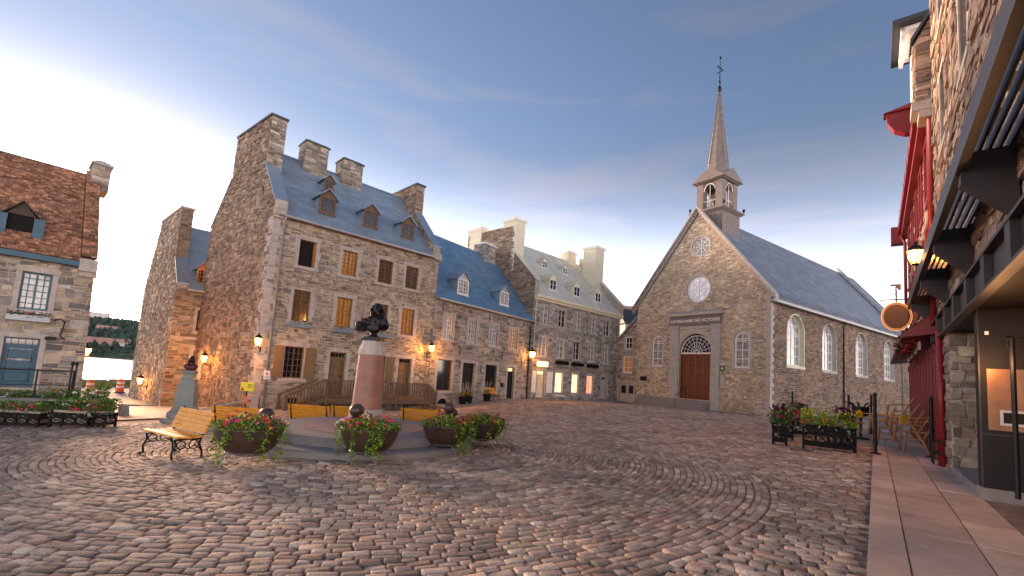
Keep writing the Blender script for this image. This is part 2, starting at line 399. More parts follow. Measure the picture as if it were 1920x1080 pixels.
def window(pl, parent, h, cols, rows, fm, gm, rec=.13, fw=.05, mw=.022, meet=True, name='window', transom=None, panes=False, radial=False):
    u0, u1, v0, v1 = h[:4]; k = h[4] if len(h) > 4 else None
    b = MB(); ol = outline(h)
    il = outline(h, g=-fw) if k != 'round' else outline(h, g=-fw)
    pl.ringed(b, il, ol, -rec - .05, -rec + .02)
    um = (u0 + u1) / 2
    if meet and not radial: pl.box(b, um - .03, um + .03, v0 + fw, v1 - fw * (1.2 if not k else 1), -rec - .04, -rec + .012)
    if transom: pl.box(b, u0 + fw, u1 - fw, transom - .03, transom + .03, -rec - .04, -rec + .016)
    o = b.build(name, fm, parent)
    g_ = MB(); pts = outline(h, g=-fw * .7)
    def lim(v):
        s = hspan(h, v, -fw * .8); return s
    if panes:
        for c in range(cols):
            for r in range(rows):
                a = u0 + fw + (u1 - u0 - 2 * fw) * c / cols; e = a + (u1 - u0 - 2 * fw) / cols; f_ = v0 + fw + (v1 - v0 - 2 * fw) * r / rows; t_ = f_ + (v1 - v0 - 2 * fw) / rows
                p_ = MB(); tl = random.uniform(-.004, .004)
                p_.quad(pl.p(a, f_, -rec - .02 + tl), pl.p(e, f_, -rec - .02 - tl), pl.p(e, t_, -rec - .02 - tl), pl.p(a, t_, -rec - .02 + tl)); p_.build('pane', gm, o)
    else:
        g_.prism([pl.p(*q, -rec - .028) for q in pts], pl.N * .008); g_.build('glass', gm, o)
    m = MB()
    if radial:
        if k == 'round':
            cu, cv, R = um, (v0 + v1) / 2, (v1 - v0) / 2 - fw
            for i in range(8):
                a = math.pi * i / 4; m.bar(pl.p(cu + .25 * R * math.cos(a), cv + .25 * R * math.sin(a), -rec), pl.p(cu + R * math.cos(a), cv + R * math.sin(a), -rec), mw, mw, up=pl.N)
            for q in (.25, .65):
                ring = [pl.p(cu + q * R * math.cos(2 * math.pi * i / 20), cv + q * R * math.sin(2 * math.pi * i / 20), -rec) for i in range(21)]; m.tube(ring, mw * .5, 5)
            pl.box(m, cu - .035, cu + .035, v0 + fw, v1 - fw, -rec - .03, -rec + .015)
    else:
        for c in range(1, cols):
            u = u0 + (u1 - u0) * c / cols
            if meet and abs(u - um) < .02: continue
            vt = v1 - fw
            if k == 'arch':
                r = (u1 - u0) / 2; vt = v1 - r + math.sqrt(max(r * r - (u - um) ** 2, 0)) - fw
            pl.box(m, u - mw / 2, u + mw / 2, v0 + fw, vt, -rec - .02, -rec + .006)
        for r in range(1, rows):
            v = v0 + (v1 - v0) * r / rows; s = lim(v)
            if s and (not transom or abs(v - transom) > .06): pl.box(m, s[0], s[1], v - mw / 2, v + mw / 2, -rec - .019, -rec + .007)
    if m.f: m.build('muntins', fm, o)
    return o
def door(pl, parent, h, m, rec=.2, leaves=1, prow=4, pcol=2, transom=0., tm='glass_dark', name='door'):
    u0, u1, v0, v1 = h[:4]; vt = v1 - transom; b = MB(); fw = .06
    for a, c in ((u0, u0 + fw), (u1 - fw, u1)): pl.box(b, a, c, v0, v1, -rec - .06, -rec + .04)
    pl.box(b, u0 + fw, u1 - fw, v1 - fw, v1, -rec - .06, -rec + .04)
    if transom: pl.box(b, u0 + fw, u1 - fw, vt - .04, vt + .04, -rec - .06, -rec + .043)
    pl.box(b, u0 + fw, u1 - fw, v0, (vt - .04) if transom else (v1 - fw), -rec - .05, -rec)
    o = b.build(name, m, parent)
    w = (u1 - u0 - 2 * fw) / leaves
    pb = MB()
    for lf in range(leaves):
        a = u0 + fw + lf * w; cw = (w - .08) / pcol; rh = (vt - v0 - .3) / prow
        for i in range(pcol):
            for r in range(prow):
                x0, x1_, z0, z1 = a + .04 + i * cw + .03, a + .04 + (i + 1) * cw - .03, v0 + .18 + r * rh + .03, v0 + .18 + (r + 1) * rh - .03
                P = [(x0, z0), (x1_, z0), (x1_, z1), (x0, z1)]; Q = [(x0 + .04, z0 + .04), (x1_ - .04, z0 + .04), (x1_ - .04, z1 - .04), (x0 + .04, z1 - .04)]
                pb.hexa([pl.p(*q, -rec) for q in P] + [pl.p(*q, -rec + .025) for q in Q])
    pb.build('panels', m, o)
    hb = MB(); hu = u1 - fw - .1 if leaves == 1 else (u0 + u1) / 2 + .07
    hb.tube([pl.p(hu, v0 + .95, -rec), pl.p(hu, v0 + .95, -rec + .06), pl.p(hu, v0 + 1.15, -rec + .06), pl.p(hu, v0 + 1.15, -rec)], .014, 6); hb.build('handle', 'black_iron', o)
    if transom:
        t = MB(); t.prism([pl.p(*q, -rec - .02) for q in ((u0 + fw, vt + .04), (u1 - fw, vt + .04), (u1 - fw, v1 - fw), (u0 + fw, v1 - fw))], pl.N * .01); t.build('transom_glass', tm, o)
        t = MB()
        for i in range(1, 5): u = u0 + (u1 - u0) * i / 5; pl.box(t, u - .012, u + .012, vt + .04, v1 - fw, -rec - .02, -rec + .01)
        t.build('muntins', m, o)
    return o
def shutter(pl, parent, u0, u1, v0, v1, m):
    b = MB(); pl.box(b, u0, u1, v0, v1, .035, .075); o = b.build('shutter', m, parent)
    b = MB(); hh = (v1 - v0) / 2
    for i in range(2): pl.box(b, u0 + .06, u1 - .06, v0 + i * hh + .07, v0 + (i + 1) * hh - .07, .075, .09)
    b.build('panels', m, o)
def lantern(name, loc, wallvec, label, power=22, size=1., drop=0.):
    """wall lantern on an arm; wallvec points from the lantern to the wall"""
    r = empty(name, loc, 0, label, 'lantern', 'lit wall lanterns', zrel=False); s = size
    b = MB(); b.lathe([(.075 * s, -.16 * s), (.085 * s, -.15 * s), (.06 * s, -.13 * s)], 6); 
    b.lathe([(.15 * s, .12 * s), (.16 * s, .135 * s), (.07 * s, .23 * s), (.03 * s, .25 * s), (.035 * s, .29 * s), (.005, .33 * s)], 6)
    for k in range(6):
        a = 2 * math.pi * k / 6; b.bar((.075 * s * math.cos(a), .075 * s * math.sin(a), -.14 * s), (.14 * s * math.cos(a), .14 * s * math.sin(a), .12 * s), .014 * s, .014 * s)
    b.build('cage', 'black_iron', r)
    b = MB(); b.lathe([(.068 * s, -.13 * s), (.127 * s, .118 * s)], 6); b.build('lamp_glass', 'lamp_glow', r)
    w = Vector(wallvec); b = MB(); n = 8
    pts = [Vector((0, 0, -.15 * s)) + Vector((0, 0, -.12 * s)) * math.sin(math.pi * i / n * .5) + w * (i / n) for i in range(n + 1)]
    b.tube(pts, .016 * s, 6); e = pts[-1]; b.bar(e - Vector((0, 0, .12)), e + Vector((0, 0, .12)), .09, .03)
    if drop: b.tube([e, e - Vector((0, 0, drop))], .02, 6)
    b.build('bracket', 'black_iron', r)
    li = D.objects.new('lamp_light', D.lights.new('lamp_light', 'POINT')); COL.objects.link(li); li.parent = r
    li.location = -w.normalized() * .0 + Vector((0, 0, .0)) - w.normalized() * .22; li.data.energy = power; li.data.color = (1, .43, .12); li.data.shadow_soft_size = .1
    return r
def leaves(mb, fn, n, size, pal, seed=0, up=.3):
    rnd = random.Random(seed)
    for i in range(n):
        c = Vector(fn(rnd)); a = rnd.uniform(0, 6.28); t = rnd.uniform(-.5, .9); s = size * rnd.uniform(.6, 1.3)
        d = Vector((math.cos(a) * math.cos(t), math.sin(a) * math.cos(t), math.sin(t) + up)).normalized(); x = d.cross(Vector((0, 0, 1))).normalized() * s * .32
        k = pal[rnd.randrange(len(pal))]; f = rnd.uniform(.65, 1.3); mb.cur = tuple(q * f for q in k)
        mb.quad(c, c + d * s * .5 + x, c + d * s + Vector((0, 0, -s * .15)), c + d * s * .5 - x)
def blooms(mb, fn, n, size, pal, seed=0):
    rnd = random.Random(seed)
    for i in range(n):
        c = Vector(fn(rnd)); k = pal[rnd.randrange(len(pal))]; s = size * rnd.uniform(.7, 1.3)
        nn = Vector((rnd.uniform(-.6, .6), rnd.uniform(-1, .2), rnd.uniform(.3, 1))).normalized(); x = nn.cross(Vector((0, 0, 1))).normalized(); y = nn.cross(x)
        for p in range(5):
            a = p * 1.2566; f = rnd.uniform(.75, 1.2); mb.cur = tuple(q * f for q in k)
            d = x * math.cos(a) + y * math.sin(a); e = x * math.cos(a + .6) + y * math.sin(a + .6); g = x * math.cos(a - .6) + y * math.sin(a - .6)
            mb.quad(c, c + g * s * .4 + nn * s * .1, c + d * s * .6 + nn * s * .15, c + e * s * .4 + nn * s * .1)
GREEN = [(0.07, 0.182, 0.028), (0.126, 0.28, 0.042), (0.182, 0.364, 0.07), (0.056, 0.126, 0.028)]
LIME = [(.42, .55, .03), (.32, .46, .03), (.2, .34, .03)]
SILVER = [(.3, .36, .28), (.2, .27, .18), (.14, .2, .1)]
REDS = [(.75, .03, .04), (.7, .02, .14), (.8, .05, .22), (.6, .02, .05)]
ORNG = [(.85, .25, .02), (.85, .45, .03)]
WHITE = [(.8, .8, .76)]
PURPLE = [(.12, .015, .05), (.08, .01, .04)]

# ------------------------------------------------------------------ terrain
CP = np.array([(0,0,0),(3.3,4.26,.04),(8,10,.06),(10.6,13.3,.08),(20,34.8,0),(16,40,-.12),(12.6,45.4,-.2),(10.5,48.4,-.25),(1.73,38.87,-.28),(6.5,43.4,-.26),(-4.72,30,-.75),(-1.8,34.1,-.3),(-12.42,22.43,-.8),(-17.1,18.7,-1.15),(-15,16,-1.0),(-20.2,27,-1.5),(-6.6,8.9,-.33),(-4,10.2,-.28),(-3.8,14.6,-.52),(-1,12.5,-.3),(-4,3.7,-.12),(-28,34,-1.7),(-70,80,-2.2),(60,60,.6),(40,0,.4),(-30,-5,-1),(0,-20,.2),(0,90,-.4),(10,25,-.02),(5,22,-.15),(60,20,.4),(-50,30,-1.9)], float)
def _tp(r2): return np.where(r2 > 1e-9, .5 * r2 * np.log(np.maximum(r2, 1e-9)), 0)
_n = len(CP); _X = CP[:, :2]; _K = _tp(((_X[:, None] - _X[None]) ** 2).sum(-1)) + np.eye(_n) * 8
_P = np.c_[np.ones(_n), _X]; _S = np.linalg.solve(np.block([[_K, _P], [_P.T, np.zeros((3, 3))]]), np.r_[CP[:, 2], 0, 0, 0])
def gz(x, y):
    x = np.asarray(x, float); y = np.asarray(y, float)
    r2 = (x[..., None] - _X[:, 0]) ** 2 + (y[..., None] - _X[:, 1]) ** 2
    return _tp(r2) @ _S[:_n] + _S[_n] + _S[_n + 1] * x + _S[_n + 2] * y
def G(x, y): return float(gz(x, y))
KD = Vector((math.cos(rad(51.2)), math.sin(rad(51.2)), 0)); KN = Vector((KD.y, -KD.x, 0)); KP = Vector((3.32, 4.26, 0))   # kerb line, KN to the building
def kperp(x, y): return (x - KP.x) * KN.x + (y - KP.y) * KN.y
SD = Vector((math.cos(rad(131)), math.sin(rad(131)), 0)); SN = Vector((-SD.y, SD.x, 0))                            # towards the river
def grid(name, xs, ys, m, zf, kind='structure', mask=None):
    XX, YY = np.meshgrid(xs, ys); Z = zf(XX, YY); nx = len(xs); v = np.c_[XX.ravel(), YY.ravel(), Z.ravel()]; f = []
    for j in range(len(ys) - 1):
        for i in range(nx - 1):
            if mask and not mask((xs[i] + xs[i + 1]) / 2, (ys[j] + ys[j + 1]) / 2): continue
            a = j * nx + i; f.append((a, a + 1, a + 1 + nx, a + nx))
    b = MB(); b.v = [tuple(p) for p in v]; b.f = f; b.c = [(1, 1, 1)] * len(f); o = b.build(name, m, fixn=False, smooth=True); o['kind'] = kind; return o
def towards_river(x, y): return x * SD.x + y * SD.y
def zsheet(XX, YY):
    r = np.maximum(XX * SD.x + YY * SD.y - 64, 0); return np.clip(gz(np.clip(XX, -75, 62), np.clip(YY, -20, 92)), -2.6, .8) - .015 - np.minimum(r * .25, 4.5)
xs = np.unique(np.r_[np.linspace(-700, -80, 12), np.linspace(-80, 64, 97), np.linspace(64, 700, 10)]); ys = np.unique(np.r_[np.linspace(-300, -24, 6), np.linspace(-24, 96, 81), np.linspace(96, 900, 14)])
ground = grid('ground', xs, ys, 'dirt', zsheet)

# ------------------------------------------------------------------ cobblestones
MC = (-3.7, 12.2)                                   # centre of the monument
FAC = {'A': ((-12.42, 22.43), 44.5, 10.9, .3), 'B': ((-4.72, 30.0), 54, 11, 1.5), 'C': ((1.73, 38.87), 43.5, 14, 1.5), 'H': ((12.6, 45.4), -55.5, 12.9, .1), 'S': ((19.9, 34.79), 34.5, 30, .1)}
def free(x, y):
    if kperp(x, y) > -.05: return False
    for (p, a, ln, mg) in FAC.values():
        c, s = math.cos(rad(a)), math.sin(rad(a)); u = (x - p[0]) * c + (y - p[1]) * s; v = -(x - p[0]) * s + (y - p[1]) * c
        if v > -mg and -3 < u < ln + 3: return False
    if (x + 17.1) * SN.x + (y - 18.7) * SN.y > -2.6 and x < -12.5 and towards_river(x, y) > 21: return False
    if towards_river(x, y) > 24.6 and x < -12: return False
    return True
rnd = random.Random(5); cand = []
r = 2.9
while r < 9.45:
    a = rnd.uniform(0, 1); w = .116 * rnd.uniform(.84, 1.16); e = a + 2 * math.pi
    while a < e - .01:
        ln = rnd.uniform(.13, .28); da = ln / r; cand.append((MC[0] + r * math.cos(a + da / 2), MC[1] + r * math.sin(a + da / 2), a + da / 2 + math.pi / 2, ln, w)); a += da
    r += w
ca, sa = math.cos(rad(-36)), math.sin(rad(-36)); v = -32.
while v < 46:
    w = .116 * rnd.uniform(.84, 1.16); u = -42 + rnd.uniform(0, .3)
    far = v > 22
    while u < 30:
        ln = rnd.uniform(.13, .27) * (1.25 if far else 1); uu, vv = u + ln / 2, v + w / 2 + .12 * math.sin(u * .5)
        x, y = uu * ca - vv * sa, uu * sa + vv * ca; u += ln
        if y < 2 or y > 44 or abs(x - .05 * y) > 1.25 * y + 1.5 or math.hypot(x - MC[0], y - MC[1]) < 9.42: continue
        cand.append((x, y, rad(-36) + .06 * math.cos(u * .5), ln, w))
    v += w
cand = [c for c in cand if 1.2 < c[1] and abs(c[0] - .05 * c[1]) < 1.3 * c[1] + 1.2 and free(c[0], c[1])]
zc = gz(np.array([c[0] for c in cand]), np.array([c[1] for c in cand]))
CPAL = [(0.504, 0.374, 0.285), (0.581, 0.436, 0.333), (0.457, 0.339, 0.267), (0.53, 0.368, 0.273), (0.383, 0.293, 0.238), (0.604, 0.486, 0.368), (0.482, 0.312, 0.233), (0.447, 0.342, 0.269), (0.568, 0.42, 0.306)]
def cobble(mb, c, z, fine):
    x, y, a, ln, w = c; hx = ln / 2 - rnd.uniform(.002, .008); hy = w / 2 - rnd.uniform(.002, .008); a += rnd.uniform(-.05, .05); z += rnd.uniform(-.014, .012)
    co, si = math.cos(a), math.sin(a); tx, ty = rnd.uniform(-.07, .07), rnd.uniform(-.08, .08)
    k = CPAL[rnd.randrange(len(CPAL))]; f = rnd.uniform(.6, 1.2); col = tuple(q * f for q in k); i = len(mb.v)
    jt = [rnd.uniform(.9, 1.05) for _ in range(8)]
    def ring(inset, zz, n8=True):
        ax, ay = hx - inset, hy - inset; ch = min(ax, ay) * .2
        P = [(-ax + ch, -ay), (ax - ch, -ay), (ax, -ay + ch), (ax, ay - ch), (ax - ch, ay), (-ax + ch, ay), (-ax, ay - ch), (-ax, -ay + ch)] if n8 else [(-ax, -ay), (ax, -ay), (ax, ay), (-ax, ay)]
        for q, (px, py) in enumerate(P):
            px *= jt[q]; py *= jt[(q + 3) % 8] if n8 else 1; mb.v.append((x + px * co - py * si, y + px * si + py * co, z + zz + px * tx + py * ty))
    if fine:
        ring(0, -.05); ring(.003, .002); ring(.011, .010); ring(.03, .013)
        mb.v.append((x, y, z + .0135))
        for rr in range(3):
            for q in range(8): b0 = i + rr * 8; mb.f.append((b0 + q, b0 + (q + 1) % 8, b0 + 8 + (q + 1) % 8, b0 + 8 + q)); mb.c.append(col)
        for q in range(8): mb.f.append((i + 24 + q, i + 24 + (q + 1) % 8, i + 32)); mb.c.append(col)
    else:
        ring(0, -.05, False); ring(.004, .003, False); ring(.02, .014, False)
        for rr in range(2):
            for q in range(4): b0 = i + rr * 4; mb.f.append((b0 + q, b0 + (q + 1) % 4, b0 + 4 + (q + 1) % 4, b0 + 4 + q)); mb.c.append(col)
        mb.f.append((i + 8, i + 9, i + 10, i + 11)); mb.c.append(col)
order = sorted(range(len(cand)), key=lambda i: math.hypot(cand[i][0], cand[i][1]))
big = MB(); ns = 0
for i in order:
    c = cand[i]; d = math.hypot(c[0], c[1])
    if ns < 300 and c[1] > 3.9 and abs(c[0]) < 1.08 * c[1]:
        one = MB(); cobble(one, c, zc[i], True); one.build('cobblestone', 'cobble', ground, smooth=True, fixn=False); ns += 1
    else: cobble(big, c, zc[i], d < 15)
o = big.build('cobblestones', 'cobble', ground, smooth=True, fixn=False, kind='stuff')

# ------------------------------------------------------------------ pavements
SPAL = [(0.54, 0.406, 0.333), (0.487, 0.365, 0.312), (0.595, 0.439, 0.35), (0.521, 0.374, 0.297)]
b = MB()
P = KP + KD * -9 + KN * .02; Q = KP + KD * 26 + KN * .02
b.hexa([(*(P).xy, -.3), (*(Q).xy, -.3), (*(Q + KN * 2.6).xy, -.3), (*(P + KN * 2.6).xy, -.3), (*(P).xy, .1), (*(Q).xy, .17), (*(Q + KN * 2.6).xy, .17), (*(P + KN * 2.6).xy, .1)])
pave = tag(b.build('pavement', 'dirt'), kind='structure')
NZ = Vector((-KD.x * .002, -KD.y * .002, 1)).normalized(); UD = (KD + Vector((0, 0, .002))).normalized()
P0 = KP + KD * -9 + Vector((0, 0, .098))
for nm, (v0, v1), h, w, sd in (('kerbstone', (0, .33), .33, 1.5, 3), ('paving_slab', (.335, .97), .635, 1.7, 4), ('paving_slab', (.975, 1.52), .545, 1.4, 8)):
    ts = tiles(P0, UD, KN, NZ, vary=(.82, 1.12), poly=[(0, v0), (35, v0), (35, v1), (0, v1)], holes=[], w=w, h=h * 1.02, pal=SPAL, seed=sd, prot=(.014, .02), joint=.008, jit=.004, wav=0, split=0, inset=.008, wr=(.7, 1.3), hr=(1, 1))
    lay(ts, pave, 'slab', nm, single=len(ts))
for key in ('B', 'C'):        # pavement along the far houses
    (p, a, ln, mg) = FAC[key]; b = MB(); c, s = math.cos(rad(a)), math.sin(rad(a)); n = 10; L_ = ln - (1.2 if key == 'C' else -.4)
    for i in range(n):
        q = []
        for dz in (-.3, .09):
            for (u, v) in ((L_ * i / n, -1.5), (L_ * (i + 1) / n - .02, -1.5), (L_ * (i + 1) / n - .02, 0), (L_ * i / n, 0)):
                x, y = p[0] + u * c - v * s, p[1] + u * s + v * c; q.append((x, y, G(x, y) + dz))
        b.hexa(q)
    tag(b.build('pavement', 'granite_grey'), kind='structure')
# the street down to the river
def strip(name, a0, a1, n0, n1, m, dz, n=14, k=14):
    b = MB()
    for i in range(n + 1):
        t = a0 + (a1 - a0) * i / n
        for j in range(k + 1): w = n0 + (n1 - n0) * j / k; x, y = SD.x * t + SN.x * w, SD.y * t + SN.y * w; b.v.append((x, y, float(zsheet(np.array(x), np.array(y))) + dz))
    b.f = [(i * (k + 1) + j, i * (k + 1) + j + 1, (i + 1) * (k + 1) + j + 1, (i + 1) * (k + 1) + j) for i in range(n) for j in range(k)]; b.c = [(1, 1, 1)] * len(b.f)
    return tag(b.build(name, m), kind='structure')
strip('street', 22.5, 34, -7, 14, 'concrete', .05)
strip('road', 34.01, 52, -45, 45, 'asphalt', .06, 20)
b = MB()
for i in range(1800):
    t = rnd.uniform(52.5, 60); w = rnd.uniform(-14, 12); x, y = SD.x * t + SN.x * w, SD.y * t + SN.y * w; z = float(zsheet(np.array(x), np.array(y))); a = rnd.uniform(0, 3.14); h = rnd.uniform(.2, .55)
    k = rnd.choice([(.22, .24, .05), (.3, .3, .1), (.12, .18, .04)]); b.cur = k
    b.quad((x - .12 * math.cos(a), y - .12 * math.sin(a), z), (x + .12 * math.cos(a), y + .12 * math.sin(a), z), (x + .05, y, z + h))
tag(b.build('grass', 'leaf', fixn=False), 'rough yellow green grass verge along the river', kind='stuff')
b = MB()
for i in range(12):
    t0, t1 = -30 + 5 * i, -25.04 + 5 * i
    A_ = [SD * q + SN * w for (q, w) in ((61, t0), (61.5, t0), (61.5, t1), (61, t1))]; z = float(zsheet(np.array(A_[0].x), np.array(A_[0].y)))
    b.hexa([(p.x, p.y, -4) for p in A_] + [(p.x, p.y, z + .35) for p in A_])
tag(b.build('river_wall', 'granite_grey'), 'low dark stone wall along the river bank', 'wall')
b = MB(); b.quad((-1500, -300, -4.6), (1500, -300, -4.6), (1500, 1500, -4.6), (-1500, 1500, -4.6)); tag(b.build('river', 'river'), kind='structure')
# far bank
b = MB(); nA, nR = 140, 9; prng = [(0, -5), (6, 2), (20, 8), (45, 15), (80, 20), (130, 24), (200, 27), (300, 25), (420, 5)]
for i in range(nA + 1):
    az = rad(70 + 110 * i / nA)
    for (dr, hh) in prng:
        R_ = 430 + dr; h_ = hh * (1 + .28 * mnoise.noise(Vector((az * 9, dr * .01, 0)))) + (2.2 * mnoise.noise(Vector((az * 90, dr * .3, 3))) if dr > 0 else 0)
        b.v.append((R_ * math.cos(az), R_ * math.sin(az), h_))
for i in range(nA):
    for j in range(nR - 1): k = i * nR + j; b.f.append((k, k + 1, k + 1 + nR, k + nR)); b.c.append((1, 1, 1))
tag(b.build('far_hill', 'hill_green', smooth=True), kind='structure')
b = MB(); rr = random.Random(8)
for i in range(5200):
    az = rad(rr.uniform(118, 146)); dr = rr.uniform(2, 240); hh = np.interp(dr, [p[0] for p in prng], [p[1] for p in prng]) * (1 + .28 * mnoise.noise(Vector((az * 9, dr * .01, 0))))
    s = rr.uniform(2, 4.5); c = Vector(((430 + dr) * math.cos(az), (430 + dr) * math.sin(az), hh)); f = rr.uniform(.5, 1.4); b.cur = (.035 * f, .06 * f, .04 * f); a = rr.uniform(0, 6.28)
    T = [c + Vector((s * math.cos(a + q * 2.09), s * math.sin(a + q * 2.09), s * rr.uniform(-.3, .3))) for q in range(3)]; top = c + Vector((0, 0, s * 1.2))
    for q in range(3): b.quad(T[q], T[(q + 1) % 3], top)
tag(b.build('far_woods', 'leaf', fixn=False), 'dark wooded slope on the far river bank', kind='stuff')
def far_block(az, R_, w, d, h, z, m, label, roof=None):
    r = empty('far_building', (R_ * math.cos(rad(az)), R_ * math.sin(rad(az)), z), az - 90, label, 'building', 'buildings on the far bank')
    b = MB(); b.box(-w / 2, w / 2, 0, d, z - 4, z + h); b.build('wall', m, r)
    if roof: b = MB(); b.prism([(-w / 2 - .5, -.5, z + h), (-w / 2 - .5, d + .5, z + h), (-w / 2 - .5, d / 2, z + h + 3)], (w + 1, 0, 0)); b.build('roof', roof, r)
    else: b = MB(); b.box(-w / 2 - .3, w / 2 + .3, -.3, d + .3, z + h, z + h + .7); b.build('roof', 'concrete', r)
    n = max(2, int(w / 4))
    for k in range(n):
        for q in range(max(1, int(h / 3.4))):
            b = MB(); x = -w / 2 + w * (k + .5) / n; b.box(x - .7, x + .7, -.06, .1, z + .8 + q * 3.3, z + 2.4 + q * 3.3); b.build('window', 'glass_dark', r)
far_block(132.8, 580, 26, 14, 10, 24, 'far_white', 'pale slab building on the far ridge nearest the shingled house')
far_block(130.2, 600, 20, 12, 8, 21, 'far_pink', 'pinkish building on the far ridge above the river')
far_block(131.6, 470, 12, 9, 5, 11, 'far_white', 'white cottage among trees on the far slope', 'far_pink')
far_block(130.6, 440, 12, 8, 4, 2, 'far_white', 'red roofed house by the far waterline, nearer the stone gable', 'far_pink')
far_block(132.0, 438, 14, 8, 4, 2, 'far_pink', 'long red roofed shed by the far waterline beside the shingled house', 'far_pink')

# ------------------------------------------------------------------ house helpers
RUB = [(0.422, 0.346, 0.256), (0.346, 0.282, 0.218), (0.486, 0.397, 0.294), (0.282, 0.237, 0.198), (0.384, 0.301, 0.23), (0.256, 0.23, 0.211), (0.448, 0.384, 0.32)]
GRY = [(0.351, 0.319, 0.286), (0.299, 0.273, 0.254), (0.403, 0.364, 0.325), (0.26, 0.24, 0.227), (0.325, 0.286, 0.26)]
BRN = [(0.292, 0.208, 0.151), (0.34, 0.248, 0.177), (0.243, 0.175, 0.135), (0.377, 0.282, 0.204), (0.316, 0.225, 0.161)]
PNK = [(0.403, 0.305, 0.235), (0.333, 0.242, 0.184), (0.464, 0.35, 0.26), (0.272, 0.197, 0.16), (0.363, 0.251, 0.184)]
def slope_tiles(parent, x0, x1, y0, z0, y1, z1, w, h, pal, m, name='roof_tiles', seed=1, holes=(), base='lead_metal', skew0=0., skew1=0., **kw):
    """one roof slope from the eave (y0,z0) to the ridge (y1,z1), x0..x1 at the eave, skewed ends at the ridge"""
    V = Vector((0, y1 - y0, z1 - z0)); L_ = V.length; V.normalize(); U = Vector((1, 0, 0)); Nn = U.cross(V); Nn = Nn if Nn.z > 0 else -Nn
    P0 = Vector((0, y0, z0)); poly = [(x0, 0), (x1, 0), (x1 + skew1, L_), (x0 + skew0, L_)]
    b = MB(); b.prism([P0 + U * u + V * v - Nn * .1 for u, v in poly], Nn * .1); o = b.build('roof', base, parent)
    ts = tiles(P0, U, V, Nn, poly, list(holes), w, h, pal, seed=seed, **kw); lay(ts, o, m, plural=name)
    return o
def dormer(parent, y, x0, x1, zb, zt, apex, roofz, fm, rm, gm, yb, cols=4, rows=4, fw=.09, cheek=None, open_=False, tri=None):
    b = MB(); e = .02; yr = lambda z: yb(z)
    # cheeks and gable
    for xa, xb in ((x0, x0 + .05), (x1 - .05, x1)): b.prism([(xa, y + .05, zb - .05), (xa, y + .05, zt), (xa, yr(zt), zt), (xa, yr(zb - .05), zb - .05)], (xb - xa, 0, 0))
    d = b.build('dormer', cheek or rm, parent)
    b = MB(); b.prism([(x0, y + .02, zt), (x1, y + .02, zt), ((x0 + x1) / 2, y + .02, apex - .03)], (0, .05, 0))
    b.build('dormer_front', tri or fm, d)
    b = MB(); b.box(x0 - .04, x1 + .04, y - .05, y + .08, zb - .08, zb); b.build('sill', fm, d)
    b = MB(); xm = (x0 + x1) / 2; ov = .14; yo = y - .12; za = zt - .05
    for sx, xe in ((-1, x0 - ov), (1, x1 + ov)):
        b.hexa([(xe, yo, za - .04), (xm, yo, apex - .04), (xm, yr(apex), apex - .04), (xe, yr(za), za - .04), (xe, yo, za + .02), (xm, yo, apex + .02), (xm, yr(apex), apex + .02), (xe, yr(za), za + .02)])
    b.build('dormer_roof', rm, d)
    pl = Plane((0, y), 0)
    if open_:
        b = MB(); b.box(x0 + .06, x1 - .06, y + .1, y + .12, zb, zt); b.build('opening', 'interior', d)
    else: window(pl, parent, (x0, x1, zb, zt), cols, rows, fm, gm, rec=.03, fw=fw, mw=.022)
    return d
def gutter(parent, x0, x1, y, z, m='zinc', r=.07):
    b = MB(); b.prism([(x0, y - r, z), (x0, y - r, z - r), (x0, y - r * .5, z - r * 1.6), (x0, y + r * .6, z - r * 1.6), (x0, y + r, z - r)], (x1 - x0, 0, 0))
    x = x0 + .4
    while x < x1: b.box(x - .02, x + .02, y - r - .012, y + r, z - .01, z + .012); x += .95
    return b.build('gutter', m, parent)
def pipe(parent, pts, r, m='zinc'): b = MB(); b.tube(pts, r, 8); return b.build('downpipe', m, parent, smooth=True)
def chimney(parent, x0, x1, y0, y1, z0, z1, pal, cap='slate_dark', seed=0, name='chimney', size=(.34, .17)):
    b = MB(); b.box(x0, x1, y0, y1, z0, z1); o = b.build(name, 'mortar_grey', parent)
    ts = tiles((x0, y0, z0), (1, 0, 0), (0, 0, 1), (0, -1, 0), [(0, 0), (x1 - x0, 0), (x1 - x0, z1 - z0), (0, z1 - z0)], [], *size, pal, seed=seed)
    ts += tiles((x0, y1, z0), (0, -1, 0), (0, 0, 1), (-1, 0, 0), [(0, 0), (y1 - y0, 0), (y1 - y0, z1 - z0), (0, z1 - z0)], [], *size, pal, seed=seed + 1)
    lay(ts, o, 'stone')
    b = MB(); b.box(x0 - .07, x1 + .07, y0 - .07, y1 + .07, z1, z1 + .1); b.box(x0 + .05, x1 - .05, y0 + .05, y1 - .05, z1 + .1, z1 + .18); b.build('cap', cap, o)
    return o
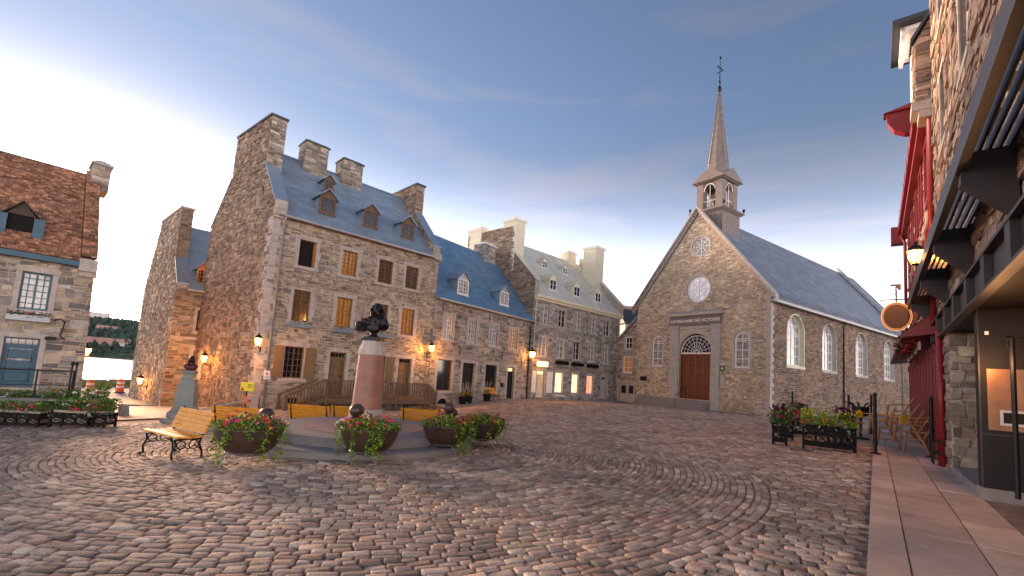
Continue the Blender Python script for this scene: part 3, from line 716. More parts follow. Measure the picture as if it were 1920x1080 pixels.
def flower_box(parent, pl, u0, u1, z, m, seed, out=.32, hh=.2, reds=REDS, nleaf=90):
    b = MB(); pl.box(b, u0, u1, z, z + .02, .05, out); pl.box(b, u0, u1, z, z + .03, out - .02, out); pl.box(b, u0, u1, z + hh - .03, z + hh, out - .02, out)
    pl.box(b, u0, u1, z + .03, z + hh - .03, out - .05, out - .03)
    for e in (u0, u1 - .03): pl.box(b, e, e + .03, z, z + hh, .05, out)
    n = 4
    for i in range(n):
        a = u0 + (u1 - u0) * i / n; c = a + (u1 - u0) / n
        b.bar(pl.p(a, z + .03, out), pl.p(c, z + hh - .03, out), .02, .02, up=pl.N); b.bar(pl.p(a, z + hh - .03, out), pl.p(c, z + .03, out), .02, .02, up=pl.N)
    o = b.build('flower_box', m, parent)
    l_ = MB(); leaves(l_, lambda r: pl.p(r.uniform(u0, u1), z + hh + r.uniform(-.08, .12), r.uniform(.08, out + .06)), nleaf, .13, GREEN + SILVER[1:], seed)
    blooms(l_, lambda r: pl.p(r.uniform(u0, u1), z + hh + r.uniform(.02, .16), r.uniform(.08, out + .06)), nleaf // 5, .07, reds, seed + 1); l_.build('plants', 'leaf', o, fixn=False, kind='stuff')
    return o

# ------------------------------------------------------------------ tall stone house with blue roof
A = empty('stone_house', (-12.42, 22.43, -.8), 44.5, 'tall stone house with blue metal roof, broad gable chimney and brown deck', 'house')
fp = Plane(); gp_ = Plane((0, 0), 96.5, True)
W3 = [(1.4, 2.26), (3.73, 4.6), (5.98, 6.9), (7.83, 8.72)]; holes = [(a, b, 6.68, 8.08) for a, b in W3] + [(a, b, 3.76, 5.4) for a, b in ((1.38, 2.25), (3.7, 4.57), (5.95, 6.85), (7.8, 8.7))]
holes += [(1.28, 2.24, .8, 2.43), (3.62, 4.55, -.1, 2.33), (6.1, 7.02, .8, 2.33), (7.88, 8.8, -.1, 2.29), (1.55, 2.25, -1.1, -.2)]
XA = 10.2
wall(fp, A, [(0, -1.3), (XA, -1.3), (XA, 9.1), (0, 9.75)][:3] + [(0, 9.1)], holes, .29, .145, RUB, single=180, vary=(.55, 1.22), hr=(.6, 1.45), wr=(.4, 1.75), seed=11, g=.13, joint=.034, jit=.06, wav=.07, prot=(.008, .05), split=.3)
wall(gp_, A, [(0, -1.4), (8.9, -1.6), (8.9, 9.6), (6.4, 12.25), (6.3, 14.8), (1.72, 14.8), (1.87, 12.2), (0, 9.75)], [(2.0, 2.35, 9.7, 10.5), (7.3, 8.0, .2, 1.9)], .3, .18, BRN, single=120, hr=(.55, 1.5), wr=(.4, 1.75), seed=12, g=.05, jit=.06, wav=.09, prot=(.01, .065), split=.25, name='gable_wall')
b = MB(); S_ = lambda k, x=0: (-.113 * k + x, .9936 * k)
b.hexa([(0.05, .05, -1), (XA - .02, .05, -1), (XA - .02, 8.8, -1), (*S_(8.8, .05), -1), (0.05, .05, -.95), (XA - .02, .05, -.95), (XA - .02, 8.8, -.95), (*S_(8.8, .05), -.95)])
b.quad((XA, 0, -1), (XA, 8.9, -1), (XA, 8.9, 9), (XA, 0, 9)); b.quad((XA, 8.9, -1), (*S_(8.9), -1), (*S_(8.9), 9.6), (XA, 8.9, 9.6)); b.build('rear_wall', 'mortar_grey', A)
BL = [(.3, .39, .46), (.27, .36, .43), (.32, .41, .48)]
kw = dict(vary=(.93, 1.06), prot=(.006, .012), joint=.004, jit=.002, wav=0, split=0, inset=.004, bond=True, hr=(1, 1))
slope_tiles(A, .2, XA - .1, -.28, 9.02, 4.5, 14.06, .75, .27, BL, 'tile', seed=5, skew0=-.4, **kw)
b = MB(); b.prism([(.0, 4.5, 14.06), (XA - .1, 4.5, 14.06), (XA - .1, 9.2, 9.1), (-1, 9.2, 9.1)], (0, 0, .05)); b.box(0, XA - .1, 4.42, 4.58, 14.06, 14.13); b.build('rear_roof', 'blue_metal', A)
# parapets with metal coping, broad gable chimneys
def coping(parent, k0, z0, k1, z1, wd, m, sk=-.113, x=0., t=.07, name='coping'):
    b = MB(); e = lambda k: x + sk * k
    b.hexa([(e(k0) - .05, k0, z0), (e(k0) + wd, k0, z0), (e(k1) + wd, k1, z1), (e(k1) - .05, k1, z1), (e(k0) - .05, k0, z0 + t), (e(k0) + wd, k0, z0 + t), (e(k1) + wd, k1, z1 + t), (e(k1) - .05, k1, z1 + t)])
    return b.build(name, m, parent)
def gable_chimney(parent, x, k0, k1, zb, zt, wd, sk, pal, seed, cap='slate_dark'):
    b = MB(); e = lambda k: x + sk * k; i_ = .012
    b.hexa([(e(k0) + i_, k0 + .01, zb), (e(k0) + wd, k0 + .01, zb), (e(k1) + wd, k1, zb), (e(k1) + i_, k1, zb), (e(k0) + i_, k0 + .01, zt), (e(k0) + wd, k0 + .01, zt), (e(k1) + wd, k1, zt), (e(k1) + i_, k1, zt)])
    o = b.build('chimney', 'mortar_grey', parent)
    ts = tiles((e(k0), k0, zb), (1, 0, 0), (0, 0, 1), (0, -1, 0), [(0, 0), (wd, 0), (wd, zt - zb), (0, zt - zb)], [], .32, .17, pal, seed=seed); lay(ts, o, 'stone')
    b = MB(); q = .07; b.hexa([(e(k0) - q, k0 - q, zt), (e(k0) + wd + q, k0 - q, zt), (e(k1) + wd + q, k1 + q, zt), (e(k1) - q, k1 + q, zt), (e(k0) - q, k0 - q, zt + .12), (e(k0) + wd + q, k0 - q, zt + .12), (e(k1) + wd + q, k1 + q, zt + .12), (e(k1) - q, k1 + q, zt + .12)])
    b.build('cap', cap, o); return o
coping(A, -.02, 9.74, 1.82, 12.2, .62, 'blue_metal'); coping(A, 6.42, 12.26, 8.95, 9.62, .62, 'blue_metal')
gable_chimney(A, 0, 1.72, 6.32, 11.2, 14.85, .78, -.113, RUB, 21)
b = MB(); b.hexa([(.0, .0, 8.95), (.62, .0, 8.95), (.62, 1.9, 11.3), (.0, 1.9, 11.3), (-.01, -.02, 9.72), (.62, -.02, 9.72), (.42, 1.85, 12.2), (-.2, 1.85, 12.2)]); b.build('parapet', 'mortar', A)
b = MB(); b.box(-.04, .5, -.28, -.005, 9.02, 9.3); b.box(-.02, .46, -.16, -.004, 8.85, 9.02); b.box(0, .48, -.32, -.003, 9.3, 9.74); b.build('kneeler', 'dressed', A)
for x_, k0, k1, zt, zb in ((9.55, 2.5, 6.3, 14.6, 11.0),): gable_chimney(A, x_, k0, k1, zb, zt, .65, 0, BRN, 25)
coping(A, -.15, 9.75, 2.45, 12.5, .6, 'blue_metal', sk=0, x=9.62); b = MB(); b.hexa([(9.62, -.1, 8.95), (10.18, -.1, 8.95), (10.18, 2.5, 11.6), (9.62, 2.5, 11.6), (9.62, -.12, 9.72), (10.18, -.12, 9.72), (10.18, 2.5, 12.5), (9.62, 2.5, 12.5)])
pr = b.build('parapet', 'mortar_grey', A)
lay(tiles((9.545, 6.3, 0), (0, -1, 0), (0, 0, 1), (-1, 0, 0), [(0, 11.5), (3.8, 11.5), (3.8, 14.6), (0, 14.6)], [], .32, .17, BRN, seed=26), pr, 'stone'); lay(tiles((9.615, 2.5, 0), (0, -1, 0), (0, 0, 1), (-1, 0, 0), [(2.6, 9.3), (2.6, 9.7), (0, 12.45), (0, 11.8)], [], .25, .14, BRN, seed=27), pr, 'stone')
b = MB(); b.box(9.7, 10.22, -.3, -.005, 8.9, 9.3); b.build('kneeler', 'dressed', A)
chimney(A, 2.35, 3.75, 3.75, 4.9, 12.6, 15.15, RUB, seed=31); chimney(A, 4.75, 6.1, 3.75, 4.9, 12.6, 14.95, RUB, seed=33)
rz = lambda y: 9.02 + (y + .28) * 1.054; yb = lambda z: (z - 9.02) / 1.054 - .28 + .02
for i, (x0, x1) in enumerate(((2.36, 3.28), (4.97, 5.9), (7.56, 8.48))): dormer(A, .55, x0, x1, 9.98, 10.95, 11.45, rz, 'brown_frame', 'blue_metal', 'glass_dark', yb, 4, 4)
dormer(A, 2.2, 3.12, 3.66, 11.85, 12.6, 12.95, rz, 'brown_frame', 'blue_metal', 'glass_dark', yb, 4, 3, fw=.07)
gutter(A, .45, 9.65, -.3, 9.05)
pipe(A, [(.5, -.3, 8.95), (.5, -.12, 8.7), (.5, -.12, -.9)], .055)
for i, h in enumerate(holes):
    if i < 12: surround(fp, A, h, 'dressed', .19, seed=i)
gm3 = ['', 'glass_amber', 'glass_brown', 'glass_brown', 'glass_brown', 'glass_amber', 'glass_brown', 'glass_amber']
for i in range(8):
    if i == 0:
        b = MB(); fp.box(b, 1.4, 2.26, 6.68, 8.08, -.3, -.29); b.build('opening', 'interior', A)
        b = MB(); b.hexa([(2.2, .05, 6.72), (2.25, .05, 6.72), (2.25, .45, 6.72), (2.2, .45, 6.72), (2.2, .05, 8.04), (2.25, .05, 8.04), (2.25, .45, 8.04), (2.2, .45, 8.04)]); b.build('casement', 'orange_paint', A); continue
    window(fp, A, holes[i], 4, 6 if i < 4 else 7, 'brown_frame', gm3[i])
window(fp, A, holes[8], 4, 5, 'brown_frame', 'glass_dark'); window(fp, A, holes[10], 4, 5, 'brown_frame', 'glass_dark')
for h in (holes[9], holes[11]): door(fp, A, h, 'brown_paint', transom=.3)
b = MB(); fp.box(b, 1.5, 2.3, -1.2, -.15, -.26, -.25); b.build('cellar_opening', 'interior', A)
for u0, u1 in ((.78, 1.24), (2.3, 2.84), (7.04, 7.52)): shutter(fp, A, u0, u1, .78, 2.42 if u1 < 5 else 2.3, 'brown_paint')
for k, (u0, u1) in enumerate(((1.25, 2.4), (3.58, 4.72), (5.85, 6.95))): flower_box(A, fp, u0, u1, 3.42, 'blue_metal', 50 + k, nleaf=60)
b = MB(); q = .006                                   # corner quoins
z = -1.0; rr = random.Random(2); i = 0
while z < 8.8:
    hh = rr.uniform(.3, .42); ww = .55 if i % 2 else .33; wd = .33 if i % 2 else .55; fp.box(b, -.02, ww, z + q, z + hh - q, -.1, .045); gp_.box(b, -.0, wd, z + q, z + hh - q, -.1, .04); z += hh; i += 1
b.build('quoins', 'dressed', A)
window(gp_, A, (2.0, 2.35, 9.7, 10.5), 1, 2, 'white_paint', 'glass_curtain', meet=False); window(gp_, A, (7.3, 8.0, .2, 1.9), 3, 5, 'white_paint', 'glass_dark')
# deck with stairs
dk = MB(); yd = -1.3; dk.box(3.0, 9.3, yd, -.04, -.2, -.1); dk.box(3.0, 9.3, yd, yd + .08, -.38, -.2)
deck = dk.build('deck', 'deck_wood', A)
for x in (3.1, 5.1, 7.2, 9.2):
    b = MB(); b.box(x - .06, x + .06, yd - .005, yd + .11, -1.0, .86); b.build('post', 'deck_wood', deck)
    b = MB(); b.bar((x, yd + .05, -.85), (x + .45, yd + .05, -.38), .07, .07); b.bar((x, yd + .05, -.85), (x - .45, yd + .05, -.38), .07, .07); b.build('brace', 'deck_wood', deck)
b = MB(); b.box(3.1, 9.3, yd - .02, yd + .1, .78, .85); b.box(3.1, 9.3, yd, yd + .07, .0, .06); b.build('handrail', 'deck_wood', deck)
x = 3.25
while x < 9.15: b = MB(); b.box(x - .03, x + .03, yd + .01, yd + .06, .06, .78); b.build('baluster', 'deck_wood', deck); x += .16
for sgn, xs_, xe, ze in ((-1, 3.0, 1.15, -.95), (1, 9.3, 9.95, -.6)):
    st = MB(); st.bar((xs_, yd + .04, -.2), (xe, yd + .04, ze), .07, .24); st.bar((xs_, -.3, -.2), (xe, -.3, ze), .07, .24); n = 6 if sgn < 0 else 3
    s_o = st.build('stair_stringers', 'deck_wood', deck)
    for i in range(n): t = (i + .6) / n; xx = xs_ + (xe - xs_) * t; zz = -.12 + (ze + .12) * t; b = MB(); b.box(xx - .16, xx + .16, yd, -.3, zz, zz + .05); b.build('tread', 'deck_wood', deck)
    b = MB(); b.bar((xs_, yd + .04, .82), (xe, yd + .04, ze + .95), .07, .09); b.box(xe - .06, xe + .06, yd - .02, yd + .1, ze - .1, ze + 1.0)
    if sgn < 0: b.bar((xs_, -.3, .82), (xe, -.3, ze + .95), .07, .09); b.box(xe - .06, xe + .06, -.36, -.24, ze - .1, ze + 1.0)
    b.build('stair_rail', 'deck_wood', deck)
    for i in range(n * 2): t = (i + .5) / (n * 2); xx = xs_ + (xe - xs_) * t; zz = -.15 + (ze + .15) * t; b = MB(); b.box(xx - .03, xx + .03, yd + .02, yd + .07, zz, zz + .92); b.build('baluster', 'deck_wood', deck)
# sign on the downpipe, box on a post
sg = empty('street_sign', (0, 0, 0), 0, 'small white no parking sign on the downpipe of the tall house', 'sign'); sg.location = (-12.42 + .713 * .5 + .7 * .2, 22.43 + .70 * .5 - .713 * .2, .7); sg.rotation_euler = (0, 0, rad(44.5)); RZ[sg] = 0
b = MB(); b.box(-.14, .14, -.012, 0, 0, .42); b.build('plate', 'sign_white', sg)
b = MB(); ring = [(.08 * math.cos(a * .3142), -.016, .28 + .08 * math.sin(a * .3142)) for a in range(21)]; b.tube(ring, .009, 5); b.bar((-.055, -.016, .335), (.055, -.016, .225), .012, .012); b.build('symbol', 'sign_red', sg)
b = MB(); b.box(-.03, .0, -.016, -.011, .23, .33); b.box(-.0, .025, -.016, -.011, .28, .33); b.box(-.1, .1, -.016, -.011, .06, .08); b.box(-.1, .1, -.016, -.011, .11, .13); b.build('lettering', 'black_iron', sg)
yx = empty('emergency_box', (-12.35, 21.85, G(-12.35, 21.85)), 20, 'bright yellow box with red triangle on a post by the tall house corner', 'box', zrel=False)
b = MB(); b.box(-.28, .28, -.1, .12, .95, 1.35); b.build('case', 'yellow_box', yx); b = MB(); b.box(-.03, .03, -.02, .04, 0, .95); b.build('post', 'black_iron', yx)
b = MB(); b.prism([(-.27, -.105, .97), (-.1, -.105, .97), (-.19, -.105, 1.14)], (0, -.008, 0)); b.build('triangle', 'sign_red', yx)
b = MB(); b.prism([(-.1, -.05, .3), (.12, -.05, .42), (.12, -.05, .72), (-.1, -.05, .72)], (0, -.01, 0)); b.build('notice', 'cone_orange', yx)
b = MB()
for q in range(4): b.box(.02, .22, -.106, -.1, 1.26 - .055 * q, 1.28 - .055 * q)
b.build('lettering', 'black_iron', yx)

# ------------------------------------------------------------------ blue roofed low house
B = empty('stone_house', (-4.72, 30, -.5), 54, 'low two storey stone house with bright blue roof and two white dormers', 'house')
xB = 10.88; hs = [(a, b, 3.85, 5.45) for a, b in ((.27, 1.16), (2.75, 3.62), (5.17, 6.15), (7.77, 8.85))] + [(0, 1.4, .38, 2.45), (2.47, 3.83, -.05, 2.38), (5, 6.42, .38, 2.4), (7.8, 8.78, -.15, 2.35), (.15, 1.25, -.5, -.1, 'arch')]
wall(fp, B, [(-.7, -1), (xB, -1), (xB, 6.5), (-.7, 6.5)], hs, .4, .2, GRY + RUB[:2], single=0, hr=(.55, 1.5), wr=(.4, 1.75), seed=41, g=.12, joint=.032, jit=.05, wav=.07, prot=(.008, .045), split=.25)
BB = [(.13, .28, .4), (.115, .25, .37), (.15, .3, .43)]
slope_tiles(B, -.75, xB + .1, -.25, 6.42, 5, 12.5, .6, .3, BB, 'tile', seed=6, skew1=.35, **kw)
b = MB(); b.prism([(-.7, 5, 12.5), (xB, 5, 12.5), (xB, 10, 6.4), (-.7, 10, 6.4)], (0, 0, .05)); b.build('rear_roof', 'blue_metal', B)
b = MB(); b.quad((-.7, .1, -1), (-.7, 9.8, -1), (-.7, 9.8, 6.4), (-.7, .1, 6.4)); b.quad((-.7, 9.8, -1), (xB, 9.8, -1), (xB, 9.8, 6.4), (-.7, 9.8, 6.4)); b.build('rear_wall', 'mortar_grey', B)
ybB = lambda z: (z - 6.42) / 1.158 - .25 + .02
for x0, x1, zz in ((1.7, 2.85, 0), (6.65, 7.8, .04)): dormer(B, .35, x0, x1, 7.2 + zz, 8.3 + zz, 8.85 + zz, None, 'white_paint', 'blue_metal', 'glass_curtain', ybB, 4, 4, tri='zinc')
for i, h in enumerate(hs[:4]): surround(fp, B, h, 'dressed', .16, seed=60 + i); window(fp, B, h, 4, 5, 'white_paint', 'glass_amber' if i == 3 else 'glass_curtain')
for i, h in enumerate(hs[4:]): surround(fp, B, h, 'dressed', .2, seed=70 + i, sill=i in (0, 2))
window(fp, B, hs[4], 1, 1, 'brown_frame', 'glass_dark', meet=False); window(fp, B, hs[6], 1, 1, 'brown_frame', 'glass_dark', meet=False)
door(fp, B, hs[5], 'black_panel', rec=.24, leaves=2, pcol=1, prow=2, transom=.4); door(fp, B, hs[7], 'black_panel', rec=.22, pcol=1, prow=3, transom=.35, tm='glass_warm'); window(fp, B, hs[8], 3, 1, 'black_iron', 'interior', meet=False)
gutter(B, -.6, xB, -.28, 6.45); pipe(B, [(10.7, -.25, 6.3), (10.55, -.12, 5.9), (10.55, -.12, -.4)], .05, 'black_iron')
b = MB()
for u, z, l_ in ((.0, 6.0, .5), (5.0, 5.9, .55), (2.0, 3.1, .5), (4.5, 3.2, .5), (6.9, 3.2, .6), (9.6, 2.9, .7), (2.1, 2.2, .5), (4.4, 2.0, .5)): fp.box(b, u - .02, u + .02, z - l_ / 2, z + l_ / 2, .04, .07)
b.build('wall_anchors', 'black_iron', B)
chimney(B, 9.0, 10.6, 4.3, 5.6, 10.6, 13.3, GRY, cap='white_paint', seed=45)
b = MB()
for i in range(3): fp.box(b, 2.3 - .1 * (2 - i), 4.0 + .1 * (2 - i), -.42 + .12 * i, -.3 + .12 * i, -.02, .9 - .3 * i)
b.build('doorstep', 'granite_grey', B)
b = MB(); fp.box(b, 7.6, 8.95, -.4, -.16, -.02, .4); b.build('doorstep', 'granite_grey', B)
b = MB(); fp.box(b, 6.95, 7.3, .75, 1.1, .03, .06); b.build('plaque', 'black_iron', B)

# ------------------------------------------------------------------ cream roofed house
C = empty('stone_house', (1.73, 38.87, -.28), 43.5, 'grey three storey house with cream metal roof, cream chimneys and lit shop windows', 'house')
xC = 13.4; cg = Plane((0, 0), 94.5, True); X5 = ((.95, 2.0), (3.35, 4.4), (5.73, 6.76), (8.07, 9.15), (10.45, 11.55))
hc = [(a, b, 6.43, 8.05) for a, b in X5] + [(a, b, 3.57, 5.33) for a, b in X5] + [(.95, 1.93, .0, 2.3), (3.37, 4.4, .45, 2.25), (5.75, 6.73, .48, 2.22), (8.04, 9.06, .46, 2.2), (10.4, 11.5, .0, 2.2)]
wall(fp, C, [(0, -.8), (xC, -.8), (xC, 8.9), (0, 8.9)], hc, .42, .2, GRY, mort='mortar_grey', seed=51, g=.08, jit=.03, wav=.04, prot=(.006, .03), split=.15)
wall(cg, C, [(0, 2), (11.8, 2), (11.8, 9.6), (9.1, 13.9), (9.1, 15.45), (2.7, 15.45), (2.7, 12.95), (0, 10.2)], [], .4, .2, BRN, mort='mortar_grey', seed=52, jit=.05, wav=.08, name='gable_wall')
CR = [(0.6, 0.6, 0.493), (0.58, 0.56, 0.47), (0.6, 0.6, 0.526)]
mat('cream_tile', (.6, .58, .43), .5, metal=.05, tint=True, var=.12, scale=1.2)
slope_tiles(C, .35, xC - .2, -.3, 8.88, 5.8, 15.05, .55, 20, CR, 'cream_tile', seed=7, vary=(.95, 1.04), base='cream_metal', skew0=-.45, prot=(.006, .01), joint=.02, jit=0, wav=0, split=0, inset=.004, wr=(1, 1), hr=(1, 1))
b = MB(); b.prism([(-.4, 5.8, 15.05), (xC - .2, 5.8, 15.05), (xC - .2, 11.7, 9), (-.9, 11.7, 9)], (0, 0, .05)); b.build('rear_roof', 'cream_metal', C)
b = MB(); b.quad((xC, 0, -1), (xC, 11.7, -1), (xC, 11.7, 9), (xC, 0, 9)); b.quad((xC, 11.7, -1), (-.9, 11.7, -1), (-.9, 11.7, 9.6), (xC, 11.7, 9.6)); b.build('rear_wall', 'mortar_grey', C)
coping(C, -.1, 10.15, 2.7, 12.95, .5, 'cream_paint', sk=-.078); coping(C, 4.4, 15.45, 7.1, 15.45, .5, 'cream_paint', sk=-.078)
b = MB(); b.hexa([(.0, -.05, 8.9), (.48, -.05, 8.9), (.4, 2.7, 11.6), (-.2, 2.7, 11.6), (.0, -.05, 10.13), (.48, -.05, 10.13), (.3, 2.7, 12.93), (-.2, 2.7, 12.93)]); b.hexa([(-.2, 2.7, 11.6), (.3, 2.7, 11.6), (-.1, 9.1, 11.6), (-.68, 9.1, 11.6), (-.2, 2.7, 15.44), (.3, 2.7, 15.44), (-.1, 9.1, 15.44), (-.68, 9.1, 15.44)]); b.build('parapet', 'mortar_grey', C)
def cream_chimney(x0, x1, y0, y1, z0, z1):
    b = MB(); b.box(x0, x1, y0, y1, z0, z1); o = b.build('chimney', 'cream_paint', C)
    b = MB(); b.box(x0 - .08, x1 + .08, y0 - .08, y1 + .08, z1, z1 + .12); b.box(x0 - .14, x1 + .14, y0 - .14, y1 + .14, z1 + .12, z1 + .3); b.build('cap', 'white_paint', o)
    b = MB(); b.box(x0 + .1, x1 - .1, y0 + .1, y1 - .1, z1 + .3, z1 + .4); b.build('flue', 'blue_metal', o)
cream_chimney(-.25, .95, 2.66, 4.3, 11.2, 15.95); cream_chimney(-.72, .1, 7.1, 9.15, 11.2, 15.75); cream_chimney(12.0, 13.55, 2.6, 4.3, 11.2, 16.3); cream_chimney(10.6, 12.0, 5.3, 6.4, 14, 15.8)
b = MB(); b.hexa([(13.2, -.1, 8.9), (13.75, -.1, 8.9), (13.75, 5.8, 14.9), (13.2, 5.8, 14.9), (13.2, -.1, 9.9), (13.75, -.1, 9.9), (13.75, 5.8, 15.8), (13.2, 5.8, 15.8)]); b.build('parapet', 'mortar_grey', C)
coping(C, -.15, 9.9, 5.8, 15.82, .68, 'cream_paint', sk=0, x=13.14)
ybC = lambda z: (z - 8.88) / 1.0115 - .3 + .02
for x0, x1 in ((2.45, 3.4), (5.95, 6.95), (9.45, 10.45)): dormer(C, .5, x0, x1, 9.75, 10.75, 11.3, None, 'white_paint', 'cream_paint', 'glass_dark', ybC, 2, 2)
for x0, x1 in ((4.2, 4.95), (7.35, 8.1)): dormer(C, 3.2, x0, x1, 12.55, 13.2, 13.6, None, 'white_paint', 'cream_paint', 'glass_dark', ybC, 2, 2, fw=.06)
b = MB(); b.box(0, xC, -.38, -.02, 8.62, 8.86); b.box(0, xC, -.22, -.015, 8.42, 8.62); b.build('cornice', 'cream_paint', C)
for i, h in enumerate(hc):
    surround(fp, C, h, 'dressed_grey', .11, seed=80 + i, sill=i not in (10, 14), quoin=False)
    if i < 10: window(fp, C, h, 2, 3, 'white_paint', ['glass_curtain', 'glass_dark'][i % 3 == 1])
door(fp, C, hc[10], 'cream_paint', pcol=2, prow=2, transom=.35, tm='glass_warm'); door(fp, C, hc[14], 'dressed_grey', pcol=2, prow=2, transom=.3)
for i, m in ((11, 'glass_warm'), (12, 'glass_warm'), (13, 'glass_red')): window(fp, C, hc[i], 2, 2, 'white_paint', m)
b = MB(); fp.box(b, .2, .78, .4, 2.25, .03, .07); b.build('wall_board', 'white_paint', C); b = MB(); fp.box(b, 2.2, 2.95, .4, 2.25, .03, .07); b.build('wall_board', 'white_paint', C)
b = MB(); fp.box(b, .85, 2.15, 2.68, 3.08, .05, .12); o = b.build('sign_board', 'lit_sign', C)
b = MB(); fp.box(b, .8, 2.2, 3.08, 3.14, .03, .16); b.build('sign_frame', 'cream_paint', o)
for k, (u0, u1) in enumerate(((3.2, 4.7), (5.55, 7.0), (7.9, 9.4))): flower_box(C, fp, u0, u1, 3.0, 'black_wood', 90 + k, out=.4, hh=.3, nleaf=120)
flower_box(C, fp, 3.3, 4.5, .1, 'white_paint', 95, nleaf=60)
pipe(C, [(.25, -.3, 8.7), (.2, -.1, 8.2), (.2, -.1, -.3)], .05, 'cream_paint'); pipe(C, [(13.1, -.3, 8.7), (13.1, -.1, 8.2), (13.1, -.1, 3)], .05, 'cream_paint')
b = MB(); fp.box(b, .7, 2.3, -.4, -.02, -.02, .5); fp.box(b, .5, 2.5, -.45, -.16, .5, .9); b.build('doorstep', 'granite_grey', C)
b = MB(); fp.box(b, 10.2, 11.7, -.45, -.02, -.02, .5); b.build('doorstep', 'granite_grey', C)

# ------------------------------------------------------------------ church
H = empty('church', (19.9, 34.79, -.05), 34.5, 'brown stone church with round windows, red double doors and a tall wooden spire', 'church')
hf = Plane((0, 0), 90, True); hs_ = Plane()
o1 = (6.15 - .88, 6.15 + .88, 13.5, 15.28, 'round'); o2 = (6.27 - 1.17, 6.27 + 1.17, 9.32, 11.7, 'round'); wr_, wl_ = (1.6, 2.86, 3.57, 6.5, 'arch'), (9.8, 11.06, 3.52, 6.45, 'arch'); dr_ = (4.88, 7.93, .72, 6.5, 'arch')
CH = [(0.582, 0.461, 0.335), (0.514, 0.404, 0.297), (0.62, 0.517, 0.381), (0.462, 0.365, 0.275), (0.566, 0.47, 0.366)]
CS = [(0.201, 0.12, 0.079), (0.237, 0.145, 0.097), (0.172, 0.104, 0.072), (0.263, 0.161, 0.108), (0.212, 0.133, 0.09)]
wall(hf, H, [(0, -.6), (12.95, -.6), (12.95, 9.3), (6.4, 17.5), (0, 9.3)], [o1, o2, wr_, wl_, dr_], .3, .145, CH, vary=(.62, 1.2), seed=61, g=.1, jit=.03, wav=.05, prot=(.006, .04), split=.2)
SW = [(2.65, 5.6, 4.05, 8.25, 'arch'), (9.15, 12.1, 4.05, 8.25, 'arch'), (16.7, 19.6, 4.05, 8.25, 'arch'), (24.4, 27.4, 4.05, 8.25, 'arch')]
b = MB(); backing(b, hs_.P0, hs_.U, hs_.V, hs_.N, [(0, -.6), (36, -.6), (36, 9.3), (0, 9.3)], SW, depth=.42); sw = b.build('side_wall', 'mortar_grey', H)
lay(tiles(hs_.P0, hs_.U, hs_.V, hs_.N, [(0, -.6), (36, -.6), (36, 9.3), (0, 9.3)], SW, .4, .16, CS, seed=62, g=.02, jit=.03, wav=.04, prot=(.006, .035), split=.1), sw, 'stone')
b = MB(); b.quad((36, 0, -1), (36, 12.95, -1), (36, 12.95, 9.3), (36, 6.45, 17.6), (36, 0, 9.3)); b.quad((0, 12.95, -1), (36, 12.95, -1), (36, 12.95, 9.3), (0, 12.95, 9.3)); b.build('rear_wall', 'mortar_grey', H)
CT = [(0.218, 0.24, 0.282), (0.196, 0.216, 0.256), (0.236, 0.258, 0.301)]
slope_tiles(H, .1, 36, -.45, 8.95, 6.45, 17.75, 1.15, .55, CT, 'church_tile', seed=9, vary=(.9, 1.08), prot=(.006, .014), joint=.006, jit=.003, wav=0, split=0, inset=.005, bond=True, hr=(1, 1))
b = MB(); b.prism([(.1, 6.45, 17.75), (36, 6.45, 17.75), (36, 13.4, 8.95), (.1, 13.4, 8.95)], (0, 0, .06)); b.build('rear_roof', 'slate_dark', H)
b = MB(); b.hexa([(30.3, -.5, 9.1), (31.1, -.5, 9.1), (31.1, 6.45, 17.9), (30.3, 6.45, 17.9), (30.3, -.5, 9.55), (31.1, -.5, 9.55), (31.1, 6.45, 18.35), (30.3, 6.45, 18.35)]); b.build('rear_coping', 'zinc', H)
# raked cornice on the gable
for s in (0, 1):
    b = MB(); y0, y1 = (-.5, 6.43) if s == 0 else (13.45, 6.47)
    for (xa, xb, t0, t1) in ((-.42, .12, .0, .2), (-.3, .1, -.16, -.005), (-.16, .08, -.42, -.165)):
        b.hexa([(xa, y0, 9.12 + t0), (xb, y0, 9.12 + t0), (xb, y1, 17.9 + t0), (xa, y1, 17.9 + t0), (xa, y0, 9.12 + t1), (xb, y0, 9.12 + t1), (xb, y1, 17.9 + t1), (xa, y1, 17.9 + t1)])
    b.build('cornice', 'lead_metal' if s else 'dressed', H)
    d = MB()
    for i in range(44):
        t = (i + .5) / 44; y = y0 + (y1 - y0) * t; z = 9.12 + (17.9 - 9.12) * t; d.box(-.25, -.16, y - .05, y + .05, z - .34, z - .18)
    d.build('dentils', 'dressed', H, kind='stuff')
b = MB(); b.box(-.35, 36, -.5, -.02, 8.72, 8.92); b.build('eaves', 'lead_metal', H)
b = MB()
for zz, yy in ((9.3, -.3), (9.5, -.22), (9.7, -.12)): b.tube([(1.2, yy, zz), (30, yy, zz)], .03, 5)
x = 1.5
while x < 30: b.bar((x, -.35, 9.1), (x, -.08, 9.75), .03, .03); x += 1.2
b.build('snow_rail', 'zinc', H)
for h in (wr_, wl_): surround(hf, H, h, 'dressed', .2 if h is wr_ else .12, seed=5); window(hf, H, h, 2, 4, 'white_paint', 'glass_curtain', fw=.13, mw=.06, transom=h[3] - .56)
surround(hf, H, o1, 'dressed', .13); surround(hf, H, o2, 'dressed', .13)
window(hf, H, o1, 1, 1, 'white_paint', 'glass_curtain', fw=.1, mw=.05, radial=True); window(hf, H, o2, 1, 1, 'white_paint', 'glass_sky', fw=.14, mw=.05, radial=True)
